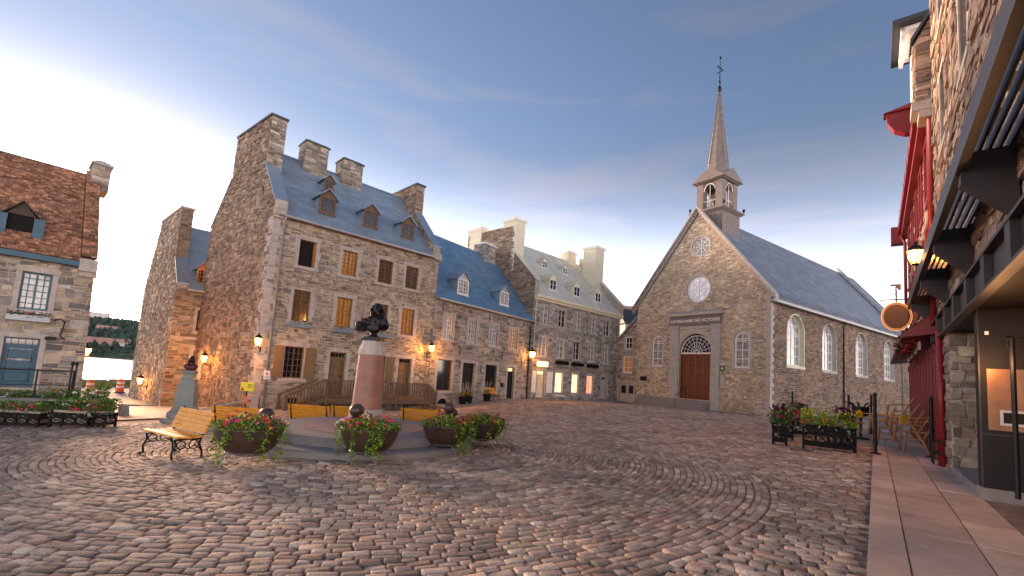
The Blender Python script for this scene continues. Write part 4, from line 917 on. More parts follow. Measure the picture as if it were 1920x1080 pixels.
for i, h in enumerate(SW):
    b = MB(); hs_.ringed(b, outline(h, g=.0), outline(h, g=.1), -.02, .03); hs_.box(b, h[0] - .15, h[1] + .15, h[2] - .22, h[2], -.1, .08); b.build('surround', 'cream_paint' if i == 0 else 'dressed_grey', H)
    b = MB(); ol = outline(h, g=-.012); n = len(ol)
    for k in range(n): p, q = ol[k], ol[(k + 1) % n]; b.quad(hs_.p(*p, .01), hs_.p(*q, .01), hs_.p(*q, -.42), hs_.p(*p, -.42))
    b.build('reveal', 'cream_paint' if i == 0 else 'dressed_grey', H)
    window(hs_, H, h, 4, 5, 'white_paint', 'glass_curtain', rec=.34, fw=.13, mw=.06, transom=6.75)
b = MB(); fl = (4.98, 7.83, 4.78, 6.42, 'arch'); um, r_ = 6.405, 1.52; dc = 4.82
# red doors and fan light
dd = door(hf, H, (4.88, 7.93, .72, 4.72), 'church_door', rec=.22, leaves=2, prow=4, pcol=2)
b = MB(); b.prism([hf.p(um + r_ * math.cos(math.pi * i / 20), dc + r_ * math.sin(math.pi * i / 20), -.24) for i in range(21)], hf.N * .01); fo = b.build('fan_window', 'glass_dark', H)
b = MB()
for i in range(0, 11): a = math.pi * i / 10; b.bar(hf.p(um + .15 * math.cos(a), dc + .15 * math.sin(a), -.22), hf.p(um + r_ * math.cos(a), dc + r_ * math.sin(a), -.22), .035, .03, up=hf.N)
for q in (.2, .55, .9, 1.22, 1.5): b.tube([hf.p(um + q * math.cos(math.pi * i / 20), dc + q * math.sin(math.pi * i / 20), -.215) for i in range(21)], .02 if q < 1.5 else .05, 5)
hf.box(b, 4.88, 7.93, 4.7, 4.82, -.26, -.17); b.build('fan_bars', 'white_paint', fo)
b = MB()
for i in range(15):
    a0, a1 = math.pi * (i + .03) / 15, math.pi * (i + .97) / 15; R0_, R1_ = 1.53, 1.95
    P = [(um + R0_ * math.cos(a0), 4.97 + R0_ * math.sin(a0)), (um + R1_ * math.cos(a0), 4.97 + R1_ * math.sin(a0)), (um + R1_ * math.cos(a1), 4.97 + R1_ * math.sin(a1)), (um + R0_ * math.cos(a1), 4.97 + R0_ * math.sin(a1))]; b.hexa([hf.p(*q, -.2) for q in P] + [hf.p(*q, .06) for q in P])
b.build('arch_stones', 'dressed', H)
mat('frieze_stone', (.2, .17, .15), .85, var=.25, scale=4, bump=.2)
rr = random.Random(3)
for u0, u1, o_ in ((4.02, 4.8, .2), (8.02, 8.85, .2)):
    z = -.3; b = MB()
    while z < 7.2: hh = min(rr.uniform(.38, .55), 7.25 - z); hf.box(b, u0, u1, z + .006, z + hh - .006, -.05, o_ + rr.uniform(-.005, .005)); z += hh
    hf.box(b, u0 - .06, u1 + .06, 7.02, 7.24, .0, o_ + .08); hf.box(b, u0 - .05, u1 + .05, -.3, .1, .0, o_ + .06); b.build('pilaster', 'dressed_grey', H)
for (u0, u1) in ((4.8, 4.9), (7.93, 8.03)):
    z = .7
    while z < 5: b = MB(); hf.box(b, u0, u1, z + .005, z + .42, -.1, .07); b.build('jamb_stone', 'dressed', H); z += .43
b = MB(); hf.box(b, 4.8, 8.02, 6.95, 7.2, -.02, .07); b.build('door_lintel', 'dressed', H)
b = MB(); hf.box(b, 3.95, 8.92, 7.25, 7.98, -.03, .24); hf.box(b, 3.9, 8.97, 7.98, 8.1, 0, .32); b.build('frieze', 'frieze_stone', H)
b = MB(); hf.box(b, 3.72, 9.06, 8.1, 8.35, 0, .5); b.build('cornice', 'dressed', H); b = MB(); b.hexa([hf.p(3.65, 8.36, 0), hf.p(9.12, 8.36, 0), hf.p(9.12, 8.36, .58), hf.p(3.65, 8.36, .58), hf.p(3.65, 8.6, 0), hf.p(9.12, 8.6, 0), hf.p(9.12, 8.42, .58), hf.p(3.65, 8.42, .58)]); b.build('cornice_cap', 'zinc', H)
def text_mesh(name, s, size, m, parent, mtx, ext=.012):
    cu = D.curves.new(name, 'FONT'); cu.body = s; cu.size = size; cu.align_x = 'CENTER'; cu.align_y = 'CENTER'; cu.extrude = ext; cu.resolution_u = 2; cu.offset = .006
    t = D.objects.new(name, cu); COL.objects.link(t); dg = bpy.context.evaluated_depsgraph_get(); me = D.meshes.new_from_object(t.evaluated_get(dg)); D.objects.remove(t); me.materials.clear(); me.materials.append(MATS[m])
    o = D.objects.new(name, me); COL.objects.link(o); o.parent = parent; o.matrix_local = mtx; return o
# letters read from the square: text x runs along -U of the front plane
Mx = Matrix(((0, 0, -1, -.255), (-1, 0, 0, 6.42), (0, 1, 0, 7.63 + .05), (0, 0, 0, 1)))
text_mesh('lettering', 'NOTRE-DAME DES VICTOIRES', .36, 'white_paint', H, Mx)
for i in range(5):
    b = MB(); b.box(-1.75 + .33 * i, -.02, 4.82, 12.2 - .25 * (4 - i) * .3, -.3 + .2 * i - .15, -.105 + .2 * i - .15 + .1); b.build('step', 'granite_grey', H)
for u, x0, x1 in ((11.3, -1.85, -.5), (7.0, -1.85, -.3)):
    b = MB(); b.tube([(x0, u, -.15), (x0, u, .95), (x1, u, 1.75), (x1, u, .6)], .025, 6); b.build('handrail', 'black_iron', H)
b = MB(); b.lathe([(.24, 0), (.24, .04), (.2, .06)], 20); o = b.build('round_plaque', 'sign_green', H); o.matrix_local = Matrix(((0, 0, -1, -.03), (0, 1, 0, 3.8), (1, 0, 0, 3.47 + .05), (0, 0, 0, 1)))
b = MB(); b.lathe([(.1, .062), (.09, .07)], 12); p_ = b.build('emblem', 'sign_white', o)
b = MB(); hf.box(b, 3.55, 3.95, 2.12, 2.72, .03, .16); b.prism([hf.p(3.5, 2.72, .02), hf.p(4.0, 2.72, .02), hf.p(3.75, 2.95, .02)], hf.N * .17); b.build('notice_box', 'zinc', H)
b = MB(); hf.box(b, 11.55, 12.3, 2.08, 2.5, .03, .06); b.build('plaque', 'bronze', H)
z = -.4; b = MB(); i = 0
while z < 9.1: hh = rr.uniform(.26, .4); hf.box(b, -.03, .5 if i % 2 else .28, z + .005, z + hh - .005, -.05, .05); hs_.box(b, -.04, .28 if i % 2 else .5, z + .005, z + hh - .005, -.05, .045); z += hh; i += 1
b.build('quoins', 'dressed', H)
pipe(H, [(13.6, -.3, 8.8), (13.6, -.1, 8.4), (13.6, -.1, .2)], .06, 'black_iron'); pipe(H, [(30, -.3, 8.8), (30, -.1, 8.4), (30, -.1, .2)], .06, 'zinc')
# bell tower
mat('tower_board', (.19, .155, .14), .7, var=.2, scale=2.5, bump=.1)
tx, ty = 2.85, 6.45
def sq(mb, h0, z0, h1, z1): mb.hexa([(tx + sx * h0, ty + sy * h0, z0) for sx, sy in ((-1, -1), (1, -1), (1, 1), (-1, 1))] + [(tx + sx * h1, ty + sy * h1, z1) for sx, sy in ((-1, -1), (1, -1), (1, 1), (-1, 1))])
b = MB(); sq(b, 1.45, 14.2, 1.45, 17.9); tw = b.build('tower_base', 'tower_board', H)
b = MB(); z = 16.2
while z < 17.8: 
    sq(b, 1.46, z, 1.475, z + .02); z += .3
for k in range(-2, 3): b.box(tx - 1.475, tx - 1.44, ty + k * .55 - .015, ty + k * .55 + .015, 15.5, 17.9); b.box(tx + k * .55 - .015, tx + k * .55 + .015, ty - 1.475, ty - 1.44, 15.2, 17.9)
b.build('board_seams', 'lead_metal', tw)
b = MB(); sq(b, 1.5, 17.9, 1.75, 18.1); sq(b, 1.78, 18.1, 1.78, 18.2); sq(b, 1.45, 18.2, 1.3, 18.5); b.build('tower_cornice', 'tower_board', tw)
# belfry: four corner piers with arched openings
b = MB()
for sx in (-1, 1):
    for sy in (-1, 1): b.box(tx + sx * 1.28, tx + sx * .62, ty + sy * 1.28, ty + sy * .62, 18.5, 21.0)
bf = b.build('belfry', 'tower_board', H)
for ax in range(4):
    pl = Plane((tx, ty), 0); a = math.pi / 2 * ax; c, s = math.cos(a), math.sin(a)
    R_ = lambda x, y, z: (tx + x * c - y * s, ty + x * s + y * c, z)
    b = MB(); n = 10
    for i in range(n):
        a0, a1 = math.pi * i / n, math.pi * (i + 1) / n; P = [(.6 * math.cos(a0), 20.2 + .6 * math.sin(a0)), (.6 * math.cos(a1), 20.2 + .6 * math.sin(a1))]
        b.hexa([R_(P[0][0], -1.2, P[0][1]), R_(P[0][0], -1.2, 21), R_(P[1][0], -1.2, 21), R_(P[1][0], -1.2, P[1][1]), R_(P[0][0], -1.05, P[0][1]), R_(P[0][0], -1.05, 21), R_(P[1][0], -1.05, 21), R_(P[1][0], -1.05, P[1][1])])
    b.build('belfry_arch', 'tower_board', bf)
    b = MB(); b.tube([R_(.55 * math.cos(math.pi * i / 12), -1.24, 20.2 + .62 * math.sin(math.pi * i / 12)) for i in range(13)], .04, 5); b.tube([R_(0, -1.15, 18.5), R_(0, -1.15, 20.8)], .035, 5); b.tube([R_(-.6, -1.15, 19.2), R_(.6, -1.15, 19.2)], .035, 5); b.build('belfry_trim', 'white_paint', bf)
    b = MB(); b.prism([R_(-1.6, -1.6, 21.25), R_(1.6, -1.6, 21.25), R_(0, -1.6, 22.25)], Vector(R_(0, 1.5, 0)) - Vector(R_(0, 0, 0))); b.build('gablet', 'tower_board', bf)
b = MB(); b.lathe([(.32, 18.9), (.4, 18.95), (.3, 19.4), (.2, 19.75), (.05, 19.85)], 16, (tx, ty)); b.build('bell', 'bronze', bf, smooth=True)
b = MB(); b.box(tx - .55, tx + .55, ty - .55, ty + .55, 18.5, 18.9); sq(b, 1.4, 21.0, 1.55, 21.12); sq(b, 1.62, 21.12, 1.62, 21.25); b.build('belfry_cornice', 'tower_board', bf)
b = MB(); b.lathe([(1.18, 21.3), (1.1, 22.4), (.93, 23.0), (.06, 30.6)], 8, (tx, ty), math.pi / 8); sp = b.build('spire', 'tower_board', H)
b = MB()
for k in range(8): a = math.pi / 8 + k * math.pi / 4; b.tube([(tx + .94 * math.cos(a), ty + .94 * math.sin(a), 23), (tx + .06 * math.cos(a), ty + .06 * math.sin(a), 30.6)], .035, 5)
for i in range(9): z = 23.4 + i * .75; r_ = .93 - (z - 23) / 7.6 * .87 + .01; b.tube([(tx + r_ * math.cos(math.pi / 8 + k * math.pi / 4), ty + r_ * math.sin(math.pi / 8 + k * math.pi / 4), z) for k in range(9)], .012, 4)
b.build('spire_ribs', 'tower_board', sp)
b = MB(); b.lathe([(.03, 30.4), (.16, 30.55), (.2, 30.8), (.12, 31.05), (.04, 31.2), (.14, 31.45), (.05, 31.7), (.025, 33.9)], 10, (tx, ty)); b.bar((tx - .5, ty, 33.0), (tx + .5, ty, 33.0), .06, .06); b.lathe([(.02, 33.9), (.1, 34.0), (.08, 34.15), (.01, 34.25)], 8, (tx, ty)); b.bar((tx, ty - .35, 32.6), (tx, ty + .35, 32.6), .05, .05); b.build('cross', 'bronze', sp)
for sx, sy in ((-1, -1), (-1, 1), (1, -1)):
    b = MB(); x, y = tx + sx * 1.7, ty + sy * 1.7; b.lathe([(.05, 18.2), (.05, 18.35), (.13, 18.45), (.13, 18.58), (.03, 18.7)], 8, (x, y)); b.build('finial', 'bronze', tw)
# low annex on its left
AN = empty('church_annex', (19.9, 34.79, -.3), 34.5, 'small lean-to stone annex with cream double doors left of the church', 'house')
an = Plane((.2, 0), 90, True); ha = [(13.72, 14.65, 5.2, 6.5), (13.6, 14.8, 2.8, 4.45), (13.25, 15.2, -.3, 1.78)]
wall(an, AN, [(12.98, -.7), (16.9, -.7), (16.9, 4.75), (12.98, 8.35)], ha, .36, .2, GRY + BRN[:2], seed=71, g=.1, jit=.05, wav=.06)
for h, r_ in zip(ha[:2], (2, 3)): surround(an, AN, h, 'dressed_grey', .1); window(an, AN, h, 2, r_, 'white_paint', 'glass_dark' if r_ == 2 else 'glass_amber', fw=.12, mw=.04)
surround(an, AN, ha[2], 'dressed_grey', .13, sill=False); door(an, AN, ha[2], 'liner', leaves=2, pcol=1, prow=2)
b = MB()
for u0 in (13.45, 14.4): an.box(b, u0, u0 + .6, .7, 1.5, -.18, -.17)
b.build('door_glass', 'glass_dark', AN)
b = MB(); b.hexa([(-.1, 12.98, 8.3), (8, 12.98, 8.3), (8, 17.1, 4.55), (-.1, 17.1, 4.55), (-.1, 12.98, 8.55), (8, 12.98, 8.55), (8, 17.1, 4.8), (-.1, 17.1, 4.8)]); b.build('roof', 'lead_metal', AN)
b = MB(); b.quad((.2, 16.9, -1), (8, 16.9, -1), (8, 16.9, 4.7), (.2, 16.9, 4.7)); b.build('side_wall', 'mortar_grey', AN)
b = MB(); an.box(b, 15.6, 16.1, .95, 1.45, .03, .07); b.build('plaque', 'sign_brown', AN)
# things on the cliff behind
r = empty('cliff_house', (21.5, 68, 2), 15, 'distant house with dark roof between the cream roofed house and church', 'house', zrel=False)
b = MB(); b.box(-5, 4, 0, 7, -2, 8.6); b.build('wall', 'far_white', r); b = MB(); b.prism([(-5.4, -.5, 8.5), (-5.4, 7.5, 8.5), (-5.4, 6, 11), (-5.4, 2, 11)], (9.8, 0, 0)); b.build('roof', 'slate_dark', r)
for k in range(4): b = MB(); b.box(-4.2 + 2.1 * k, -3 + 2.1 * k, -.06, .1, 5.6, 7.6); b.build('window', 'glass_dark', r)
r = empty('terrace_building', (27, 92, 2), 8, 'orange pink terrace high on the cliff beside the church gable', 'building', zrel=False)
b = MB(); b.box(-7, 8, 0, 8, -3, 15.5); b.build('wall', 'far_pink', r); b = MB(); b.box(-7.3, 8.3, -.8, 0, 14.9, 15.3); b.build('ledge', 'concrete', r)
for k in range(9): b = MB(); b.box(-7 + 1.8 * k, -6.93 + 1.8 * k, -.75, -.68, 15.3, 17); b.build('railing_post', 'black_iron', r)
def conifer(loc, h, label, seed):
    r = empty('small_tree', loc, 0, label, 'tree', zrel=False); b = MB(); b.tube([(0, 0, 0), (.05, 0, h * .9)], [.12, .03], 6); b.build('trunk', 'bark', r)
    b = MB(); leaves(b, lambda q: (lambda t, a, w: (w * math.cos(a), w * math.sin(a), h * (.15 + .85 * t)))(*(lambda t: (t, q.uniform(0, 6.28), q.uniform(.1, 1) * (1 - t) * h * .3 + .08))(q.random())), 420, .35, GREEN, seed); b.build('crown', 'leaf', r, fixn=False)
conifer((20.6, 80, 10.5), 4.2, 'leftmost small conifer on the cliff behind the cream roofed house', 1); conifer((22.4, 80, 10.5), 3.2, 'middle small conifer on the cliff left of the church', 2); conifer((24.6, 80, 10), 3.6, 'small conifer on the cliff right beside the church gable', 3)
b = MB(); b.hexa([(12, 79, -2), (40, 79, -2), (45, 140, -2), (5, 140, -2), (14, 79.5, 10.8), (40, 79.5, 11), (45, 140, 13), (5, 140, 13)]); tag(b.build('cliff', 'hill_green'), kind='structure')

# ------------------------------------------------------------------ shingled house, far left
Lh = empty('stone_house', (-17.09, 18.71, -1.2), 48, 'stone house with brown shingle roof, blue window and blue door at far left', 'house')
hl = [(-2.27, -1.45, 2.96, 4.39), (-2.44, -1.5, .0, 1.87), (-5.6, -4.7, 2.96, 4.39), (-5.5, -4.6, .3, 1.87)]
wall(fp, Lh, [(-9, -1.6), (-.08, -1.6), (-.3, 5.1), (-9, 5.1)], hl, .33, .16, GRY + RUB[:3], single=220, seed=81, g=.15, joint=.02, jit=.05, wav=.06, prot=(.008, .045), split=.3)
lg = Plane((-.08, 0), 90); b = MB(); b.hexa([(-.12, .02, -1.6), (-.08, .0, -1.6), (-.08, 8, -1.6), (-.12, 8, -1.6), (-.34, .02, 5.1), (-.3, .0, 5.1), (-.3, 8, 5.1), (-.34, 8, 5.1)]); b.prism([(-.34, 0, 5.1), (-.34, 8, 5.1), (-.34, 4, 9.8)], (.04, 0, 0)); b.build('gable_wall', 'mortar_grey', Lh)
b = MB(); b.quad((-9, 8, -1), (0, 8, -1), (0, 8, 5), (-9, 8, 5)); b.quad((-9, 0, -1), (-9, 8, -1), (-9, 8, 5.1), (-9, 4, 9.7), (-9, 0, 5.1)); b.build('rear_wall', 'mortar_grey', Lh)
SH = [(0.469, 0.208, 0.111), (0.371, 0.16, 0.085), (0.567, 0.263, 0.131), (0.293, 0.135, 0.079), (0.508, 0.239, 0.145)]
slope_tiles(Lh, -9, -.78, -.25, 5.1, 4, 9.75, .17, .115, SH, 'shingle', name='shingles', seed=4, prot=(.006, .018), joint=.01, jit=.008, wav=.015, split=0, inset=.004, hr=(.9, 1.1), wr=(.7, 1.3), base='sign_brown')
slope_tiles(Lh, -.78, -.28, -.3, 5.3, 4, 10.0, .17, .115, SH, 'shingle', name='shingles', seed=14, prot=(.006, .018), joint=.01, jit=.008, wav=.015, split=0, inset=.004, base='sign_brown')
b = MB(); b.prism([(-9, 4, 9.75), (-.3, 4, 9.75), (-.3, 8.3, 5.0), (-9, 8.3, 5.0)], (0, 0, .05)); b.build('rear_roof', 'sign_brown', Lh)
b = MB(); b.box(-9, -.75, -.34, -.02, 4.86, 5.06); b.build('eaves', 'blue_paint', Lh)
b = MB(); b.box(-.8, -.25, -.36, -.01, 4.7, 5.2); b.box(-.76, -.22, -.2, -.005, 4.5, 4.7); b.build('kneeler', 'dressed', Lh)
chimney(Lh, -.62, .02, 3.4, 4.6, 9.0, 10.25, RUB, cap='dressed_grey', seed=83); b = MB(); b.lathe([(.16, 10.4), (.16, 10.5), (.2, 10.52), (.2, 10.58)], 10, (-.3, 4)); b.build('flue', 'concrete', Lh)
ybL = lambda z: (z - 5.1) / 1.094 - .25 + .02
dormer(Lh, .4, -2.95, -2.15, 5.75, 6.55, 7.1, None, 'blue_paint', 'sign_brown', 'glass_dark', ybL, open_=True, tri='sign_brown')
for x0, x1, a in ((-3.2, -2.9, -1), (-2.2, -1.9, 1)): b = MB(); b.hexa([(x0, .3, 5.75), (x1, .3, 5.75), (x1, .36, 5.75), (x0, .36, 5.75), (x0, .3, 6.5), (x1, .3, 6.5), (x1, .36, 6.5), (x0, .36, 6.5)]); b.build('dormer_shutter', 'blue_paint', Lh)
for i, h in enumerate(hl): surround(fp, Lh, h, 'dressed', .16, seed=100 + i, quoin=False, sill=i % 2 == 0)
window(fp, Lh, hl[0], 4, 6, 'blue_paint', 'glass_curtain', fw=.07, mw=.03, panes=True); window(fp, Lh, hl[2], 4, 6, 'blue_paint', 'glass_curtain', fw=.07, mw=.03)
door(fp, Lh, hl[1], 'blue_paint', pcol=1, prow=3, transom=.28, rec=.15); window(fp, Lh, (-2.34, -1.6, .75, 1.5), 3, 3, 'blue_paint', 'glass_curtain', rec=.12, fw=.05, name='door_window', meet=False)
window(fp, Lh, hl[3], 2, 3, 'blue_paint', 'glass_dark')
flower_box(Lh, fp, -2.5, -1.35, 2.5, 'zinc', 110, hh=.22, reds=REDS + WHITE)
b = MB(); b.tube([(-1.25, -.12, 2.62), (-1.05, -.14, 2.72), (-.92, -.14, 2.6), (-.95, -.12, 2.35), (-1.0, -.1, 2.05), (-.85, -.1, 1.92)], .025, 6); b.build('hook', 'black_iron', Lh); b = MB(); b.box(-1.4, -1.1, -.3, -.05, 1.86, 1.98); b.build('wall_lamp', 'black_iron', Lh)
# raised landing with railing in front of its door
ld = empty('landing', (-17.09, 18.71, -1.2), 48, 'raised stone landing with black railing at the blue door', 'landing')
b = MB(); b.box(-6, -.45, -1.7, -.03, -1.5, -.25); b.build('platform', 'granite_grey', ld)
for x in (-5.2, -3.9, -2.6, -1.5, -.55):
    b = MB(); b.box(x - .025, x + .025, -1.65, -1.6, -.25, .75); b.build('railing_post', 'black_iron', ld)
b = MB(); b.box(-5.2, -.5, -1.65, -1.6, .72, .77); b.box(-5.2, -.5, -1.645, -1.605, .2, .23); b.build('handrail', 'black_iron', ld)
for x in (-.62, -.5): b = MB(); b.tube([(x, -1.62, -.25), (x, -1.62, .95)], .03, 6); b.lathe([(.03, .95), (.06, 1.0), (.05, 1.08), (.01, 1.12)], 8, (x, -1.62)); b.build('railing_post', 'black_iron', ld)

# ------------------------------------------------------------------ gabled house behind, towards the river
Dh = empty('stone_house', (-20.2, 27, -1.5), 44.5, 'narrow gabled stone house with pale blue roof and orange dormer near river', 'house')
dg_ = Plane((0, 0), 93.5, True); hd = [(1.2, 1.9, 3.1, 4.4), (1.25, 1.95, .2, 1.9), (3.4, 4.2, 3.1, 4.4), (3.4, 4.2, .2, 1.9)]
wall(fp, Dh, [(0, -3), (8, -3), (8, 5.6), (0, 5.6)], hd, .36, .17, GRY + BRN, seed=91, jit=.04, wav=.05)
wall(dg_, Dh, [(0, -3), (9.7, -4.5), (9.9, 6.1), (7.1, 10.4), (7.0, 10.8), (1.45, 10.8), (1.4, 7.6), (0, 5.85)], [], .3, .17, BRN + CH[:2], seed=92, jit=.05, wav=.07, prot=(.01, .05), name='gable_wall')
slope_tiles(Dh, .5, 8, -.25, 5.55, 4.6, 10.4, .7, .3, [(.42, .47, .5), (.4, .45, .48)], 'tile', seed=15, **kw)
b = MB(); b.prism([(0, 4.6, 10.4), (8, 4.6, 10.4), (8, 9.8, 5.8), (-.5, 9.8, 5.8)], (0, 0, .05)); b.build('rear_roof', 'blue_metal', Dh)
coping(Dh, -.05, 5.85, 1.4, 7.62, .62, 'zinc', sk=-.061); gable_chimney(Dh, 0, 1.45, 7.0, 6.6, 10.82, .62, -.061, BRN, 95, cap='dressed')
b = MB(); b.hexa([(0, 0, 5.2), (.55, 0, 5.2), (.5, 1.5, 7), (-.08, 1.5, 7), (0, 0, 5.83), (.55, 0, 5.83), (.5, 1.45, 7.6), (-.08, 1.45, 7.6)]); b.build('parapet', 'mortar_grey', Dh)
ybD = lambda z: (z - 5.55) / 1.0 - .25 + .02
dormer(Dh, .3, .95, 1.65, 6.05, 7.0, 7.5, None, 'orange_paint', 'zinc', 'glass_dark', ybD, 4, 4)
for i, h in enumerate(hd): surround(fp, Dh, h, 'dressed_grey', .14, seed=120 + i); window(fp, Dh, h, 4, 5, 'brown_frame', 'glass_dark')
b = MB(); fp.box(b, 0, 8, 2.55, 2.7, 0, .06); b.build('string_course', 'dressed_grey', Dh); gutter(Dh, .5, 8, -.28, 5.58)

# ------------------------------------------------------------------ right side: stone restaurant building and red shop house
# local x runs along the street, local y points out into the street
RP = (8.07, 7.77, .15)
R1 = empty('stone_building', RP, 51.2, 'tall pinkish stone building with steel pergola beams and black recessed entrance', 'building')
rp = Plane((0, 0), 0, True)                      # outward is +y
hw = [(.1, 1.1, 8.3, 10.3), (3.5, 4.5, 8.3, 10.3), (-3.2, -2.2, 8.3, 10.3), (3.4, 4.4, 5.3, 7.2), (.0, 1.1, 5.3, 7.2), (.1, 1.1, 11.6, 13.4), (3.5, 4.5, 11.6, 13.4)]
wall(rp, R1, [(-7, 3.9), (6.3, 3.9), (6.3, 17), (-7, 17)], hw, .38, .24, PNK, single=150, hr=(.55, 1.5), wr=(.4, 1.75), seed=131, g=.12, jit=.07, wav=.09, prot=(.01, .07), split=.2)
for i, h in enumerate(hw): surround(rp, R1, h, 'dressed', .16, seed=140 + i); window(rp, R1, h, 2, 3, 'red_paint', 'glass_dark')
# lower stone pier facing the square, granite ledge, black entrance
pe = Plane((4.0, .02), 90, True)                 # faces back along the street
wall(pe, R1, [(-1.6, -.1), (0, -.1), (0, 3.9), (-1.6, 3.9)], [], .3, .2, PNK + RUB[:2], name='pier', seed=132, jit=.07, wav=.08, prot=(.02, .09), single=60)
wall(rp, R1, [(4.0, -.2), (5.0, -.2), (5.0, 3.9), (4.0, 3.9)], [], .3, .2, PNK + RUB[:2], name='pier', seed=133, jit=.06, wav=.08, prot=(.02, .06))
b = MB()
for i in range(4): b.box(.62 + .86 * i, .62 + .86 * (i + 1) - .01, -.5, .03, .0, .3)
lg_ = b.build('ledge', 'granite_grey', R1)
b = MB(); b.box(.3, .62, -3.2, .0, .35, 3.45); pn = b.build('entrance_panel', 'black_panel', R1)
b = MB(); b.box(.27, .63, -3.3, .03, .0, .34); b.build('entrance_base', 'granite_grey', pn)
b = MB(); b.box(.29, .3, -3.2, -.02, 1.24, 1.26); b.box(.288, .3, -.02, .003, .35, 3.45); b.build('panel_joint', 'steel_beam', pn)
b = MB(); b.box(.282, .3, -.85, -.1, 1.33, 2.38); cp = b.build('menu_panel', 'copper_panel', R1)
b = MB(); b.box(.262, .284, -.6, -.24, 1.42, 1.46); b.box(.262, .284, -.6, -.24, 1.64, 1.68); b.box(.262, .284, -.28, -.24, 1.46, 1.64); b.box(.262, .284, -.6, -.56, 1.46, 1.64); b.build('slot_frame', 'zinc', cp)
b = MB(); b.box(.276, .284, -.56, -.28, 1.46, 1.64); b.build('slot', 'interior', cp)
b = MB(); b.box(.28, .3, -.14, -.09, 2.98, 3.04); b.build('sensor', 'sign_white', pn)
b = MB(); b.box(-7, 4.0, -3.2, .0, 3.46, 3.9); b.build('soffit', 'black_panel', R1)
b = MB(); b.box(4.3, 8, -3.2, -1.7, -.2, 3.6); b.box(-7, 4, -3.4, -3.21, -.2, 3.46); b.build('recess_wall', 'black_panel', R1)
b = MB(); b.lathe([(.07, 3.455), (.07, 3.44)], 12, (-.4, -.7)); b.build('downlight', 'lamp_glow', R1)
for xx in (-.4, -2.2):
    li = D.objects.new('downlight_light', D.lights.new('downlight_light', 'POINT')); COL.objects.link(li); li.parent = R1; li.location = (xx, -.1, 2.3); li.data.energy = 9; li.data.color = (1, .55, .25); li.data.shadow_soft_size = .12
b = MB(); b.lathe([(.07, 3.455), (.07, 3.44)], 12, (-2.2, -.7)); b.build('downlight', 'lamp_glow', R1)
b = MB(); b.tube([(-.25, -.33, .3), (-.25, -.33, 2.86), (-.25, -.75, 2.88)], .035, 8); b.tube([(-.25, -.33, 2.86), (-.25, -.25, 2.86)], .03, 8); b.tube([(-.25, -.29, 2.85), (-.25, -.27, 2.75), (-.25, -.31, 2.68), (-.25, -.36, 2.7)], .014, 6); b.build('hanging_rail', 'black_iron', R1)
# pergola
b = MB(); b.box(-7, 8.5, .02, .06, 3.42, 4.02); b.box(-7, 8.5, .06, .16, 3.42, 3.47); b.box(-7, 8.5, .06, .16, 3.97, 4.02); b.build('wall_beam', 'steel_beam', R1)
for x in (-4.9, -3.2, -1.5, .2, 1.9, 3.45, 5.2, 7.0): b = MB(); b.box(x - .15, x + .15, .062, .15, 3.472, 3.968); b.build('beam_plate', 'steel_beam', R1)
b = MB(); b.box(-7, 8.5, .57, .6, 4.66, 4.95); b.box(-7, 8.5, .5, .57, 4.66, 4.7); b.box(-7, 8.5, .5, .56, 4.91, 4.95); b.build('outer_beam', 'steel_beam', R1)
for x in (-3.2, .2, 3.45, 7.0):
    b = MB(); b.prism([(x - .12, .05, 4.02), (x - .12, .05, 4.9), (x - .12, .55, 4.9), (x - .12, .55, 4.52)], (.24, 0, 0)); b.build('bracket', 'steel_beam', R1)
for y in (.1, .19, .28, .37, .46):
    b = MB(); b.box(-7, 8.5, y - .015, y + .015, 4.905, 5.03); b.build('slat', 'steel_beam', R1)
# red shop house further along
R2 = empty('shop_house', RP, 51.2, 'red trimmed stone shop house with red shopfront, gutters and dormer bonnet', 'house')
hr_ = [(x, x + 1.0, 8.2, 10.1) for x in (7.6, 10, 12.4, 14.8, 17.2)] + [(x, x + 1.0, 5.2, 7.3) for x in (7.6, 10, 12.4, 14.8, 17.2)]
wall(rp, R2, [(6.3, 3.4), (20, 3.4), (20, 10.6), (6.3, 10.6)], hr_, .4, .24, PNK, seed=135, g=.1, jit=.06, wav=.08, prot=(.01, .06))
for i, h in enumerate(hr_):
    b = MB(); rp.ringed(b, outline(h), outline(h, g=.1), 0, .1); b.build('surround', 'red_paint', R2); window(rp, R2, h, 2, 3, 'white_paint', 'glass_curtain', rec=.06)
b = MB(); b.box(6.9, 20, .15, .42, 10.55, 10.95); b.box(6.9, 20, .0, .3, 10.3, 10.55); g2 = b.build('gutter', 'red_paint', R2)
for x in np.arange(7.5, 20, 1.2): b = MB(); b.box(x - .02, x + .02, .422, .435, 10.54, 10.96); b.build('gutter_joint', 'red_paint', g2)
b = MB(); b.box(19.9, 20.5, .1, .7, 10.1, 11.0); b.build('gutter_end', 'red_paint', R2)
b = MB(); b.prism([(9.7, .3, 12.3), (9.7, 1.02, 12.3), (9.7, 1.0, 11.95), (9.7, .8, 11.6), (9.7, .5, 11.42), (9.7, .3, 11.4)], (.35, 0, 0)); b.prism([(9.6, .25, 12.3), (9.6, 1.1, 12.3), (9.6, .25, 12.5)], (.55, 0, 0)); b.build('bonnet', 'red_paint', R2)
pipe(R2, [(6.5, .3, 10.6), (6.45, .1, 10.2), (6.45, .1, 4)], .07, 'red_paint'); pipe(R2, [(19.6, .3, 10.4), (19.6, .15, 10), (19.6, .15, 4)], .07, 'red_paint')
b = MB(); b.prism([(6.9, .3, 10.95), (6.9, -5, 16.5), (6.9, -5.2, 16.4), (6.9, .3, 10.8)], (13, 0, 0)); b.build('roof', 'slate_dark', R2)
